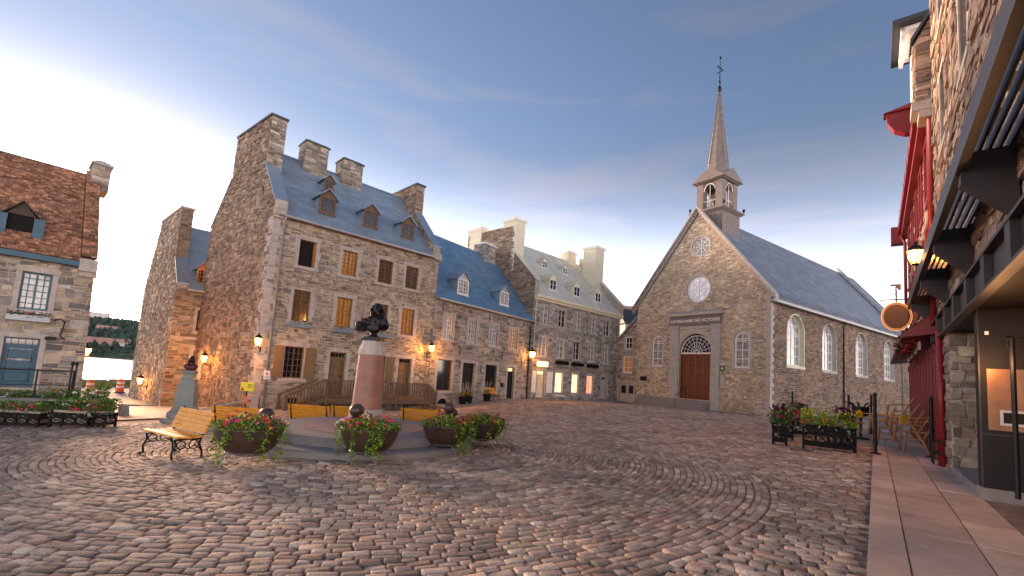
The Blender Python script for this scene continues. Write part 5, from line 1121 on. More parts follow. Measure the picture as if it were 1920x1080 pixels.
# fire wall between the two with its corbel
b = MB(); b.prism([(6.3, .42, 10.7), (6.3, .42, 12.6), (6.3, -1.2, 15.6), (6.3, -5, 15.6), (6.3, -5, 10.7)], (.6, 0, 0)); fw_ = b.build('fire_wall', 'mortar_grey', R2)
fwp = Plane((6.3, .42), -90); fwp.N = Vector((-1, 0, 0))
lay(tiles(fwp.P0, fwp.U, fwp.V, fwp.N, [(0, 10.7), (3, 10.7), (3, 15.6), (1.62, 15.6), (0, 12.6)], [], .34, .19, PNK, seed=137, jit=.05, wav=.06, prot=(.01, .06)), fw_, 'stone')
lay(tiles((6.3, .43, 0), (1, 0, 0), (0, 0, 1), (0, 1, 0), [(0, 10.7), (.6, 10.7), (.6, 12.6), (0, 12.6)], [], .3, .2, PNK, seed=138), fw_, 'stone')
b = MB(); b.box(6.22, 6.98, .0, .5, 10.42, 10.7); b.box(6.25, 6.95, .0, .34, 10.2, 10.42); b.build('corbel', 'dressed', fw_)
b = MB(); b.hexa([(6.2, .5, 12.6), (7.0, .5, 12.6), (7.0, -1.2, 15.65), (6.2, -1.2, 15.65), (6.2, .5, 12.75), (7, .5, 12.75), (7, -1.2, 15.8), (6.2, -1.2, 15.8)]); b.build('coping', 'slate_dark', fw_)
b = MB(); b.box(8.5, 10.5, -1.0, .6, 14.6, 14.75); b.box(8.5, 10.5, .5, .62, 14.4, 14.75); b.box(8.7, 10.4, -1, .3, 12.6, 14.6); b.build('dormer', 'brick', R2)
b = MB(); b.box(8.2, 10.9, -1.3, .85, 14.76, 14.92); b.build('dormer_roof', 'slate_dark', R2)
# shopfront
b = MB(); b.box(5.0, 20, -.25, -.05, .1, 3.5); b.build('shop_back', 'glass_dark', R2)
b = MB(); b.box(5.0, 20, -.05, .05, 3.2, 3.75); b.box(5.0, 20, -.05, .06, .1, .75); b.build('shop_panels', 'red_paint', R2)
for i, x in enumerate(np.arange(5.45, 20, 1.15)):
    b = MB(); b.box(x - .09, x + .09, -.05, .1, .1, 3.4); b.box(x - .13, x + .13, -.05, .13, .1, .35); b.box(x - .13, x + .13, -.05, .14, 3.25, 3.5); b.build('shop_column', 'red_paint', R2)
for x in np.arange(6.0, 20, 1.15): b = MB(); b.box(x - .04, x + .04, -.06, .03, .75, 3.2); b.build('shop_mullion', 'red_paint', R2)
for y, x in ((.1, 5.02), (.1, 5.22)): pipe(R2, [(x, y, .15), (x, y, 3.6)], .07, 'red_paint')
b = MB(); b.prism([(6.6, .05, 4.35), (6.6, .8, 3.72), (6.6, .8, 3.62), (6.6, .05, 3.72)], (13.2, 0, 0)); aw = b.build('awning', 'red_paint', R2)
lay(tiles((6.6, .8, 3.74), (1, 0, 0), Vector((0, -.75, .63)).normalized(), Vector((0, .63, .75)).normalized(), [(0, 0), (13.2, 0), (13.2, .98), (0, .98)], [], .2, .16, [(.05, .03, .03), (.07, .04, .035)], seed=7, prot=(.006, .015), joint=.008, jit=.005, wav=0, split=0, inset=.004), aw, 'shingle', plural='awning_shingles')
for i, x in enumerate((7.4, 9.0, 11.0, 13.0)):
    b = MB(); b.box(x - .28, x + .28, .35, .4, 3.3, 3.55); b.build('sign_board', 'liner', R2)
    b = MB(); b.tube([(x, .38, 3.55), (x, .38, 3.66)], .012, 5); b.build('sign_hook', 'black_iron', R2)
b = MB(); leaves(b, lambda r: (r.uniform(6.8, 12), r.uniform(.3, .85), 3.6 + r.uniform(-.25, .25)), 500, .14, PURPLE + REDS[:1] + GREEN[3:], 5); b.build('hanging_flowers', 'leaf', R2, fixn=False, kind='stuff')
b = MB(); b.box(4.85, 4.89, .06, .3, .45, .5); b.box(5.35, 5.39, .06, .3, .45, .5); b.box(4.85, 5.39, .26, .3, .45, .5); b.box(4.85, 5.39, .26, .3, .75, .8); b.box(4.85, 4.89, .06, .3, .75, .8); b.box(5.35, 5.39, .06, .3, .75, .8)
for x in (4.85, 5.02, 5.2, 5.35): b.box(x, x + .035, .265, .3, .2, .8)
b.build('pipe_guard', 'black_iron', R2)
b = MB(); b.quad((20, .0, 0), (20, -6, 0), (20, -6, 12), (20, 0, 12)); b.quad((6, -6, 0), (20, -6, 0), (20, -6, 10), (6, -6, 10)); b.build('rear_wall', 'mortar_grey', R2)
# hanging oval sign
def RW(x, y, z): c, s = math.cos(rad(51.2)), math.sin(rad(51.2)); return (RP[0] + x * c - y * s, RP[1] + x * s + y * c, z)
os_ = empty('hanging_sign', RW(8, .87, 4.44), 51.2, 'oval brown hanging sign with glowing rim and bicycle ornament over the shopfront', 'sign', zrel=False)
E_ = lambda k, x=0., n=28: [(x, k * .38 * math.cos(2 * math.pi * i / n), k * .46 * math.sin(2 * math.pi * i / n)) for i in range(n)]
b = MB(); b.prism(E_(1, -.03), (.06, 0, 0)); b.build('board', 'sign_brown', os_)
for k, r_ in ((1.0, .011), (.9, .006)): b = MB(); b.tube(E_(k, -.035) + E_(k, -.035)[:1], r_, 6); b.build('rim', 'neon_edge', os_)
b = MB(); b.tube([(0, -.87, .56), (0, .42, .56)], .02, 6); b.tube([(0, 0, .46), (0, 0, 1.0)], .02, 6); b.build('arm', 'black_iron', os_)
b = MB()
for y in (.2, -.12): b.tube([(0, y + .11 * math.cos(i * .4488), .72 + .11 * math.sin(i * .4488)) for i in range(15)], .008, 5); b.tube([(0, y - .1, .72), (0, y + .1, .72)], .004, 4); b.tube([(0, y, .62), (0, y, .82)], .004, 4)
b.tube([(0, .2, .72), (0, .05, .9), (0, -.12, .72), (0, .02, .72), (0, .08, .9)], .008, 5); b.build('bicycle_ornament', 'black_iron', os_)
b = MB(); b.box(-.06, .06, -.12, .14, 1.02, 1.06); b.prism([(-.05, -.12, 1.02), (-.05, .0, 1.02), (-.05, -.06, .88), (-.05, -.12, .88)], (.1, 0, 0)); b.build('spotlight', 'black_iron', os_)

# ------------------------------------------------------------------ lit lanterns
def AW(x, y, z): c, s = math.cos(rad(44.5)), math.sin(rad(44.5)); return (-12.42 + x * c - y * s, 22.43 + x * s + y * c, z)
def vec(a, l_): return (math.cos(rad(a)) * l_, math.sin(rad(a)) * l_, 0)
LP = 80
lantern('wall_lantern', AW(-.12, -.4, 2.5), vec(100, .42), 'lit lantern on the front corner of the tall stone house', LP, 1.35)
lantern('wall_lantern', AW(9.9, -.42, 3.08), vec(134.5, .42), 'lit lantern where the tall house meets the blue roofed house', LP, 1.35, drop=2.6)
q = Vector((-12.42, 22.43, 1.46)) + Vector(vec(141, 5.8)) + Vector(vec(231, .4)); lantern('wall_lantern', q, vec(51, .4), 'lit lantern on the long gable wall of the tall house', LP, 1.35, drop=2.2)
q = Vector((-20.2, 27, -.25)) + Vector(vec(138, 4.1)) + Vector(vec(228, .4)); lantern('wall_lantern', q, vec(48, .4), 'lit lantern on the narrow gabled house near the river', LP, 1.4, drop=2.2)
q = Vector((-17.09, 18.71, 1.46)) + Vector(vec(138, 3.4)) + Vector(vec(48, .15)); lantern('wall_lantern', q, vec(228, .45), 'lit lantern sticking out behind the shingled house towards the river', LP, 1.3)
q = Vector((1.73, 38.87, 3.56)) + Vector(vec(43.5, -.25)) + Vector(vec(-46.5, .42)); lantern('wall_lantern', q, vec(133.5, .42), 'lit lantern between the blue roofed house and the cream roofed house', LP * 1.3, 1.9)
lantern('wall_lantern', RW(6.7, .45, 6.05), Vector(RW(6.7, 0, 0)) - Vector(RW(6.7, .45, 0)), 'large lit lantern on the stone wall above the pergola', LP, 1.5)

# ------------------------------------------------------------------ monument
mt = empty('monument', (MC[0], MC[1], 0), 0, 'bronze bust on a tapering red granite pedestal with round stone steps', 'monument', zrel=False)
b = MB(); b.lathe([(2.85, -.7), (2.85, -.12), (2.8, -.09)], 64); st1 = b.build('lower_step', 'granite_grey', mt)
b = MB(); b.lathe([(2.27, -.12), (2.27, .08), (2.24, .11)], 64); b.build('upper_step', 'granite_grey', mt)
mat('pink_paving', (.3, .2, .17), .7, var=.2, scale=3, speck=(60, .2))
for k in range(8):
    b = MB(); a0, a1 = k * math.pi / 4 + .006, (k + 1) * math.pi / 4 - .006; n = 8
    b.prism([(.3 * math.cos(a0), .3 * math.sin(a0), .11)] + [(1.55 * math.cos(a0 + (a1 - a0) * i / n), 1.55 * math.sin(a0 + (a1 - a0) * i / n), .11) for i in range(n + 1)] + [(.3 * math.cos(a1), .3 * math.sin(a1), .11)], (0, 0, .012)); b.build('paving_sector', 'pink_paving', mt)
b = MB(); b.lathe([(.74, .12), (.74, .2), (.6, .3), (.5, .34), (.44, .36)], 8, a0=math.pi / 8); b.build('plinth', 'granite_pale', mt)
b = MB(); b.lathe([(.43, .36), (.43, .56), (.4, .58)], 32); b.build('base_ring', 'granite_pale', mt)
b = MB(); b.lathe([(.395, .58), (.38, .7), (.325, 1.98)], 32); b.build('shaft', 'granite_red', mt, smooth=False)
b = MB(); b.lathe([(.355, 1.98), (.365, 2.0), (.36, 2.12), (.26, 2.36), (.24, 2.37)], 12); b.build('capital', 'granite_pale', mt)
b = MB(); b.box(-.24, .24, -.24, .24, 2.37, 2.42); b.box(-.2, .2, -.2, .2, 2.42, 2.47); b.lathe([(.15, 2.47), (.16, 2.49), (.1, 2.53), (.09, 2.58), (.13, 2.62)], 16); b.build('bust_base', 'bronze', mt)
def blob(name, parts, m, parent, vox=.02):
    bm = bmesh.new()
    for (c, s, rz_) in parts:
        bmesh.ops.create_icosphere(bm, subdivisions=2, radius=1, matrix=Matrix.Translation(c) @ Matrix.Rotation(rz_, 4, 'Y') @ Matrix.Diagonal((*s, 1)))
    me = D.meshes.new(name); bm.to_mesh(me); bm.free(); me.materials.append(MATS[m]); o = D.objects.new(name, me); COL.objects.link(o); o.parent = parent
    md = o.modifiers.new('skin', 'REMESH'); md.mode = 'VOXEL'; md.voxel_size = vox; md.use_smooth_shade = True; return o
rr = random.Random(4); P = [((0, .02, 2.78), (.2, .15, .2), 0), ((0, 0, 2.93), (.3, .17, .12), 0), ((-.12, -.03, 2.84), (.24, .16, .12), .25), ((.2, -.02, 2.86), (.17, .17, .2), -.3), ((.3, .02, 2.8), (.09, .1, .13), 0),
     ((-.3, -.02, 2.72), (.2, .1, .05), .35), ((-.4, 0, 2.78), (.13, .1, .11), 0), ((-.36, -.02, 2.64), (.17, .08, .045), .1), ((.02, .02, 3.0), (.11, .1, .14), 0), ((.03, .03, 3.2), (.13, .15, .17), 0), ((.0, -.12, 2.72), (.17, .05, .15), 0), ((.06, .2, 3.18), (.03, .04, .04), 0)]
for i in range(60):
    a = rr.uniform(0, 6.28); t = rr.uniform(-.5, 1); z = 3.17 + .2 * t; r_ = .15 * math.sqrt(max(.05, 1 - max(t, 0) ** 2)) * (1.15 if t < .2 else 1)
    if math.sin(a) > .75 and t < .4: continue
    P.append(((.03 + r_ * math.cos(a), .02 + r_ * math.sin(a), z), (.045, .045, .04), 0))
for i in range(14): a = rr.uniform(3.3, 6.1); P.append(((.03 + .15 * math.cos(a), .02 + .13 * math.sin(a), rr.uniform(2.98, 3.1)), (.05, .045, .055), 0))
for i in range(7): x = -.3 + i * .1; P.append(((x, -.14, 2.9 - .05 * (i % 2)), (.035, .03, .13), rr.uniform(-.7, -.2)))
bust = blob('bust', P, 'bronze', mt, .016)
# small grey monument
x, y = -12.0, 17.3; g0 = G(x, y); m2 = empty('monument', (x, y, g0), 20, 'small bust on a grey green pedestal before the gable wall', 'monument', zrel=False)
b = MB(); b.lathe([(.72, -.2), (.72, .14), (.68, .16)], 32); b.lathe([(.55, .16), (.55, .3)], 32); b.build('step', 'concrete', m2)
b = MB(); b.lathe([(.6, .3), (.6, .36), (.5, .44), (.48, .5), (.44, .54), (.36, 1.35), (.3, 1.5), (.31, 1.56), (.25, 1.62), (.22, 1.74), (.3, 1.8), (.3, 1.86), (.2, 1.9)], 4, a0=math.pi / 4); b.build('pedestal', 'ped_grey', m2)
P = [((0, 0, 2.0), (.2, .12, .13), 0), ((-.12, 0, 2.05), (.12, .11, .1), 0), ((.12, 0, 2.05), (.12, .11, .1), 0), ((0, 0, 1.93), (.12, .1, .1), 0), ((0, 0, 2.17), (.06, .06, .1), 0), ((0, -.01, 2.31), (.085, .1, .12), 0), ((0, .03, 2.33), (.11, .1, .13), 0), ((-.09, .02, 2.25), (.04, .05, .1), 0), ((.09, .02, 2.25), (.04, .05, .1), 0), ((0, -.11, 2.29), (.018, .025, .03), 0)]
b2 = blob('bust', P, 'bronze_red', m2, .014)
b = MB(); b.lathe([(.075, 2.21), (.08, 2.3), (.06, 2.38), (.02, 2.4)], 10, (0, -.045), sy=.9); b.build('face', 'bronze', m2, smooth=True)

# ------------------------------------------------------------------ benches, bowls, bollards
def make_bench(L_=1.35, nback=5):
    r = empty('bench', (0, 0, 0), 0, 'x', 'bench', 'slatted yellow benches')
    for i in range(5): b = MB(); y = -.22 + i * .095; b.box(-L_ / 2, L_ / 2, y - .04, y + .04, .42 + .012 * abs(i - 2.2), .45 + .012 * abs(i - 2.2)); b.build('seat_slat', 'bench_wood', r)
    for i in range(nback): b = MB(); z = .5 + i * .082; y = .23 + i * .03; b.hexa([(-L_ / 2, y - .015, z), (L_ / 2, y - .015, z), (L_ / 2, y + .015, z), (-L_ / 2, y + .015, z), (-L_ / 2, y + .01, z + .07), (L_ / 2, y + .01, z + .07), (L_ / 2, y + .04, z + .07), (-L_ / 2, y + .04, z + .07)]); b.build('back_slat', 'bench_wood', r)
    for x in (-L_ / 2 + .1, L_ / 2 - .1):
        b = MB(); w = .018
        b.tube([(x, -.32, .01), (x, -.25, .03), (x, -.27, .16), (x, -.21, .3), (x, -.24, .41)], [.03, .025, .02, .022, .02], 6)
        b.tube([(x, .34, .01), (x, .27, .03), (x, .26, .16), (x, .2, .3), (x, .22, .41), (x, .26, .5), (x, .4, .93)], [.03, .025, .02, .022, .02, .02, .015], 6)
        b.tube([(x, -.25, .4), (x, 0, .405), (x, .22, .4)], w, 6)
        for cy, rr_ in ((-.12, .075), (.1, .085)): b.tube([(x, cy + rr_ * math.cos(i * .5236), .3 + rr_ * math.sin(i * .5236)) for i in range(13)], .012, 5)
        b.tube([(x, -.24, .2), (x, -.1, .3), (x, 0, .22), (x, .1, .3), (x, .23, .2)], .012, 5); b.build('iron_frame', 'black_iron', r)
    return r
bn = make_bench(); 
cx_, cy_ = (-7.28 - 6.21) / 2 + .14, (9.46 + 8.68) / 2 + .24; inst(bn, True, (cx_, cy_, G(cx_, cy_)), -30, 'yellow slatted bench turned to the camera at the left')
inst(bn, False, (-6.75, 12.0, G(-6.75, 12.0) + .02), 182, 'yellow bench seen from behind between the front bench and round steps')
inst(bn, False, (-6.4, 15.3, G(-6.4, 15.3) + .0), 180, 'yellow bench back left of the red granite pedestal, end by the bollard')
inst(bn, False, (-5.0, 15.3, G(-5.0, 15.3)), 180, 'yellow bench back touching the left side of the red pedestal')
inst(bn, False, (-2.75, 15.3, G(-2.75, 15.3)), 180, 'yellow bench back right of the red granite pedestal')
inst(bn, False, (-1.15, 34.35, G(-1.15, 34.35) + .09), 54, 'distant yellow bench against the blue roofed house')
def make_bowl(seed):
    r = empty('flower_bowl', (0, 0, 0), 0, 'x', 'planter', 'brown flower bowls round the monument'); R_ = .57
    prof = [(.1, .17), (.22, .18), (.36, .24), (.47, .36), (.54, .52), (R_, .66), (R_ + .01, .7), (R_ - .03, .7), (.5, .64), (.02, .63)]
    b = MB(); b.lathe(prof, 36); b.build('bowl', 'bowl_brown', r, smooth=True)
    b = MB(); b.lathe([(.52, .64), (.3, .67), (.02, .68)], 24); b.build('soil', 'soil', r)
    b = MB(); b.tube([(.36 * math.cos(i * .2618), .36 * math.sin(i * .2618), .235) for i in range(25)], .012, 5)
    for k in range(5):
        a = k * 1.2566 + .3
        for da in (-.16, .16): b.tube([(.36 * math.cos(a + da), .36 * math.sin(a + da), .235), (.5 * math.cos(a), .5 * math.sin(a), .01)], .009, 5)
    b.build('wire_stand', 'wire', r)
    def top(q): t = math.sqrt(q.random()) * .62; a = q.uniform(0, 6.28); return (t * math.cos(a), t * math.sin(a), .68 + .2 * (1 - (t / .62) ** 2) * q.random() + q.uniform(-.04, .06))
    b = MB(); leaves(b, top, 1500, .075, GREEN + LIME[1:], seed); rr = random.Random(seed)
    for k in range(11):
        a = rr.uniform(0, 6.28); ln = rr.uniform(.15, .68) if k % 3 else rr.uniform(.5, .72); n = int(ln * 60)
        for i in range(n):
            t = i / n * ln; x = (.6 + .04 * math.sin(t * 9 + k)) * math.cos(a + .05 * math.sin(t * 12)); y = (.6 + .04 * math.sin(t * 9 + k)) * math.sin(a + .05 * math.sin(t * 12))
            leaves(b, lambda q: (x + q.uniform(-.04, .04), y + q.uniform(-.04, .04), .7 - t), 2, .075, GREEN[1:3] + LIME[1:], rr.randrange(9999), up=-.2)
    b.build('foliage', 'leaf', r, fixn=False, kind='stuff')
    b = MB(); blooms(b, lambda q: (lambda p: (p[0], p[1], p[2] + .07))(top(q)), 75, .065, REDS, seed + 1); blooms(b, lambda q: (lambda p: (p[0], p[1], p[2] + .03))(top(q)), 34, .045, ORNG, seed + 2); b.build('blossoms', 'leaf', r, fixn=False, kind='stuff')
    return r
for i, (x, y, lb) in enumerate(((-4.72, 8.62, 'leftmost brown flower bowl beside the turned bench'), (-2.72, 9.35, 'brown flower bowl with bright pink blossoms before the monument'), (-1.4, 11.1, 'brown flower bowl right of the monument, front one of the pair'), (-.6, 12.75, 'rightmost brown flower bowl behind another bowl'))):
    o = make_bowl(200 + 7 * i); o.location = (x, y, G(x, y)); o.rotation_euler = (0, 0, i * 1.3); o['label'] = lb
def make_bollard():
    r = empty('bollard', (0, 0, 0), 0, 'x', 'bollard', 'ball topped bollards'); b = MB(); b.lathe([(.15, 0), (.15, .06), (.12, .1), (.11, .62), (.13, .66), (.13, .69), (.09, .71)], 20); b.build('post', 'bowl_brown', r)
    b = MB(); b.lathe([(.02 + .135 * math.sin(math.pi * i / 12), .835 - .14 * math.cos(math.pi * i / 12)) for i in range(13)], 20); b.build('ball', 'bowl_brown', r, smooth=True); return r
bo = make_bollard()
for i, (x, y, z, lb) in enumerate(((-5.11, 9.88, None, 'ball topped bollard beside the leftmost flower bowl'), (-3.16, 9.78, -.09, 'ball topped bollard in front of the red pedestal'), (-1.62, 14.0, None, 'ball topped bollard furthest back right of the monument'), (-1.52, 12.15, -.09, 'ball topped bollard just behind the pair of flower bowls'))): inst(bo, i == 0, (x, y, G(x, y) if z is None else z), 0, lb)

# ------------------------------------------------------------------ black planters
def make_planter(L_, Wd, Hh, n, seed, liner=True, flowers=REDS, leafpal=GREEN, spikes=False, tall=.25, nl=500):
    r = empty('planter_box', (0, 0, 0), 0, 'x', 'planter', 'black lattice planter boxes'); f = .05; z0 = .1
    b = MB()
    for sy in (-1, 1):
        y0, y1 = sorted((sy * Wd / 2, sy * (Wd / 2 - f)))
        b.box(-L_ / 2 + f, L_ / 2 - f, y0, y1, Hh * .66, Hh); b.box(-L_ / 2 + f, L_ / 2 - f, y0, y1, z0, z0 + Hh * .18)
        for k in range(n + 1): x = -L_ / 2 + f / 2 + (L_ - f) * k / n; b.box(x - f * .6, x + f * .6, y0 - .004, y1 + .004, z0 if 0 < k < n else 0, Hh)
    for sx in (-1, 1):
        x0, x1 = sorted((sx * L_ / 2, sx * (L_ / 2 - f))); b.box(x0, x1, -Wd / 2 + f, Wd / 2 - f, Hh * .66, Hh); b.box(x0, x1, -Wd / 2 + f, Wd / 2 - f, z0, z0 + Hh * .18)
    b.box(-L_ / 2 - .02, L_ / 2 + .02, -Wd / 2 - .02, Wd / 2 + .02, Hh, Hh + .03); b.build('frame', 'black_wood', r)
    lz0, lz1 = z0 + Hh * .18, Hh * .66; b = MB()
    for sy in (-1, 1):
        for k in range(n):
            xa = -L_ / 2 + f / 2 + (L_ - f) * k / n + f * .6; xb = xa + (L_ - f) / n - f * 1.2; y = sy * (Wd / 2 - .02)
            for d in (-.02, .02): b.bar((xa + d, y, lz0), (xb + d, y, lz1), .012, .014, up=(0, 1, 0)); b.bar((xa + d, y, lz1), (xb + d, y, lz0), .012, .014, up=(0, 1, 0))
    for sx in (-1, 1): x = sx * (L_ / 2 - .02); b.bar((x, -Wd / 2 + f, lz0), (x, Wd / 2 - f, lz1), .012, .014, up=(1, 0, 0)); b.bar((x, -Wd / 2 + f, lz1), (x, Wd / 2 - f, lz0), .012, .014, up=(1, 0, 0))
    b.build('lattice', 'black_wood', r)
    if liner: b = MB(); b.box(-L_ / 2 + .06, L_ / 2 - .06, -Wd / 2 + .07, Wd / 2 - .07, z0 + .03, Hh + .1); b.build('liner', 'liner', r)
    else: b = MB(); b.box(-L_ / 2 + .07, L_ / 2 - .07, -Wd / 2 + .08, Wd / 2 - .08, Hh * .6, Hh + .01); b.build('soil', 'soil', r)
    top = Hh + (.1 if liner else .03)
    fn = lambda q: (q.uniform(-L_ / 2 - .05, L_ / 2 + .05), q.uniform(-Wd / 2 - .05, Wd / 2 + .05), top + q.random() ** 1.5 * tall)
    b = MB(); leaves(b, fn, int(nl * 1.7), .1, leafpal, seed)
    leaves(b, lambda q: (q.uniform(-L_ / 2 - .08, L_ / 2 + .1), q.uniform(-Wd / 2 - .12, Wd / 2), top + q.uniform(-.22, .1)), nl // 3, .12, SILVER, seed + 3, up=-.3)
    if spikes: leaves(b, lambda q: (q.gauss(spikes, .12), q.gauss(0, .1), top + q.uniform(.1, .55)), 90, .15, PURPLE, seed + 5, up=1.5)
    b.build('foliage', 'leaf', r, fixn=False, kind='stuff')
    b = MB(); rr = random.Random(seed)
    for k in range(4 + n * 2):
        c = (rr.uniform(-L_ / 2, L_ / 2), rr.uniform(-Wd / 2 - .05, Wd / 2), top + rr.uniform(.05, tall * .8)); pal = flowers if rr.random() < .7 else rr.choice([ORNG, WHITE])
        blooms(b, lambda q: (c[0] + q.gauss(0, .05), c[1] + q.gauss(0, .05), c[2] + q.gauss(0, .03)), 10, .055, pal, rr.randrange(9999))
    b.build('blossoms', 'leaf', r, fixn=False, kind='stuff')
    return r
def put(o, x, y, ang, lb, dz=0.): o.location = (x, y, G(x, y) + dz); o.rotation_euler = (0, 0, rad(ang)); o['label'] = lb
put(make_planter(1.35, .5, .45, 4, 300), -15.3, 14.75, 5, 'low black planter cut by the left picture edge, front row')
put(make_planter(1.15, .5, .45, 3, 310, tall=.35), -13.75, 14.85, 5, 'low black planter with red and orange flowers, front row right end')
put(make_planter(.4, .5, .45, 1, 315, tall=.35), -12.92, 14.98, 5, 'narrow black planter box at the end of the front row at left')
put(make_planter(1.2, .45, .5, 3, 320, flowers=WHITE, tall=.3), -17.6, 16.4, 30, 'black planter with white flowers under the blue door', .22)
put(make_planter(1.2, .45, .5, 3, 330, flowers=WHITE, tall=.35), -16.35, 17.05, 30, 'black planter below the railing post of the blue door', .2)
put(make_planter(.5, .45, .5, 1, 335, flowers=WHITE, tall=.4), -15.5, 17.5, 30, 'small black planter at the corner of the shingled house', .2)
put(make_planter(1.36, .5, .72, 4, 340, liner=False, leafpal=LIME + LIME + GREEN[2:3], tall=.45, spikes=.45, nl=800), 10.05, 14.35, -33, 'long black planter with lime green leaves and red blossoms at right')
put(make_planter(.42, .42, .68, 1, 350, liner=False, tall=.4, spikes=-.02), 9.1, 15.3, -33, 'small square black planter with purple spikes, nearest the church corner')
put(make_planter(.42, .42, .68, 1, 360, liner=False, tall=.45, leafpal=SILVER), 10.3, 16.9, -33, 'small black planter with yellow flowers behind the square one')
put(make_planter(.7, .42, .7, 2, 370, liner=False, tall=.55, spikes=.1), 11.6, 18.4, -33, 'black planter with purple spikes and red flowers furthest back at right')

# ------------------------------------------------------------------ terrace: posts, cords, chairs
def make_post():
    r = empty('barrier_post', (0, 0, 0), 0, 'x', 'post', 'black barrier posts'); b = MB(); b.tube([(0, 0, .02), (0, 0, 1.66)], .045, 10); b.build('pole', 'black_iron', r)
    b = MB(); b.lathe([(.14, 0), (.14, .02), (.06, .05)], 16); b.build('foot', 'black_iron', r); b = MB(); b.lathe([(.05, 1.66), (.05, 1.7), (.03, 1.76), (.0, 1.77)], 10); b.build('cap', 'black_iron', r); return r
po = make_post(); PZ = .16
PO = [(10.75, 13.4, PZ, 'black barrier post on the kerb beside the long planter'), (12.4, 13.4, PZ, 'black barrier post close to the red shopfront'), (13.55, 21.8, .1, 'black barrier post behind the lime green planter'), (16.6, 20.9, PZ + .02, 'tall black barrier post by the far end of the red shopfront'), (14.3, 19.2, .1, 'black barrier post by the folded black furniture')]
for i, (x, y, z, lb) in enumerate(PO): inst(po, i == 0, (x, y, z), 0, lb)
def cord(a, b_, lb, zz=(1.15, 1.02)):
    r = empty('rope_barrier', (0, 0, 0), 0, lb, 'cord', 'yellow barrier cords', zrel=False)
    for z in zz:
        A_, B_ = Vector((a[0], a[1], a[2] + z)), Vector((b_[0], b_[1], b_[2] + z)); m = MB(); m.tube([A_ + (B_ - A_) * t - Vector((0, 0, .05 * math.sin(math.pi * t))) for t in np.linspace(0, 1, 9)], .009, 5); m.build('cord', 'yellow_plastic', r)
    c = (A_ + B_) / 2 + Vector((0, 0, .03)); m = MB(); m.lathe([(.13, -.012), (.14, 0), (.13, .012)], 20); d = m.build('disc', 'yellow_plastic', r); d.location = c; d.rotation_euler = (math.pi / 2, 0, rad(8))
    m = MB(); m.lathe([(.03, -.02), (.03, .02)], 10); h_ = m.build('hub', 'zinc', d)
cord(PO[0], PO[1], 'yellow cords with disc between the kerb post and shopfront post'); cord(PO[0], PO[4], 'yellow cords with disc running back from the kerb post')
def make_chair():
    r = empty('chair', (0, 0, 0), 0, 'x', 'chair', 'stacked wooden terrace chairs')
    for sx in (-1, 1):
        b = MB(); b.tube([(sx * .21, -.26, 0), (sx * .2, -.2, .45), (sx * .2, -.18, .63)], .025, 6); b.build('leg', 'wood_chair', r)
        b = MB(); b.tube([(sx * .2, .36, 0), (sx * .2, .2, .44), (sx * .2, .24, .52), (sx * .19, .46, .92)], .025, 6); b.build('leg', 'wood_chair', r)
        b = MB(); b.tube([(sx * .2, -.18, .63), (sx * .22, 0, .66), (sx * .21, .3, .66)], .022, 6); b.build('armrest', 'wood_chair', r)
    b = MB(); b.box(-.2, .2, -.22, .22, .43, .455); b.build('seat', 'liner', r)
    for k in range(6): b = MB(); z = .56 + .065 * k; y = .262 + .036 * k; b.bar((-.19, y, z), (.19, y, z), .02, .045); b.build('back_slat', 'wood_chair', r)
    b = MB(); b.bar((-.2, -.22, .25), (.2, -.22, .25), .02, .02); b.bar((-.2, -.22, .25), (-.2, .28, .25), .02, .02); b.bar((.2, -.22, .25), (.2, .28, .25), .02, .02); b.build('stretcher', 'wood_chair', r); return r
chr_ = make_chair()
CL = ['lowest chair of the stack on the pavement', 'second chair from the ground in the wooden stack', 'middle chair of the five stacked wooden chairs', 'second chair from the top of the wooden stack', 'topmost chair of the wooden stack, leaning highest']
for k in range(5): inst(chr_, k == 0, (12.55 - .08 * k, 14.15 + .07 * k, PZ + .2 * k), -132, CL[k])
for k in range(3): inst(chr_, False, (12.9 - .08 * k, 15.6 + .07 * k, PZ + .2 * k), -132, ['lowest chair of the rear wooden stack', 'middle chair of the rear wooden stack', 'top chair of the rear wooden stack'][k])
tb = empty('folded_table', (14.1, 18.3, PZ), 20, 'black folded tables with splayed legs behind the planters', 'table', zrel=False)
b = MB(); b.lathe([(.3, .0), (.3, .04), (.05, .08), (.05, .8), (.28, .95), (.3, 1.25)], 10); b.build('base', 'black_iron', tb)
for k in range(9):
    b = MB(); a = k * .7; b.tube([(.2 * math.cos(a), .2 * math.sin(a), 1.2), (.34 * math.cos(a), .34 * math.sin(a), 1.36), (.5 * math.cos(a), .5 * math.sin(a), 1.42)], .022, 6); b.build('leg', 'black_iron', tb)
tt = empty('terrace_table', (12.1, 16.3, PZ), 20, 'small wooden terrace table beside the stacked chairs', 'table', zrel=False)
b = MB(); b.box(-.35, .35, -.35, .35, .7, .74); b.build('table_top', 'wood_chair', tt); b = MB(); b.tube([(0, 0, .04), (0, 0, .7)], .035, 8); b.lathe([(.25, 0), (.25, .03), (.05, .06)], 12); b.build('pedestal', 'black_iron', tt)
for k, (x, y, sc_) in enumerate(((10.95, 15.0, 1),)):
    st_ = empty('cast_iron_stand', (x, y, G(x, y)), -33, 'black scrolled iron stand at the end of the long planter', 'stand', zrel=False)
    for sx in (-1, 1): b = MB(); b.tube([(sx * .2, -.3, .02), (sx * .2, -.25, .22), (sx * .2, -.05, .3), (sx * .2, .1, .45), (sx * .2, -.1, .62)], .03, 6); b.build('leg', 'black_iron', st_)
    b = MB(); b.bar((-.2, -.05, .3), (.2, -.05, .3), .03, .03); b.build('stretcher', 'black_iron', st_)
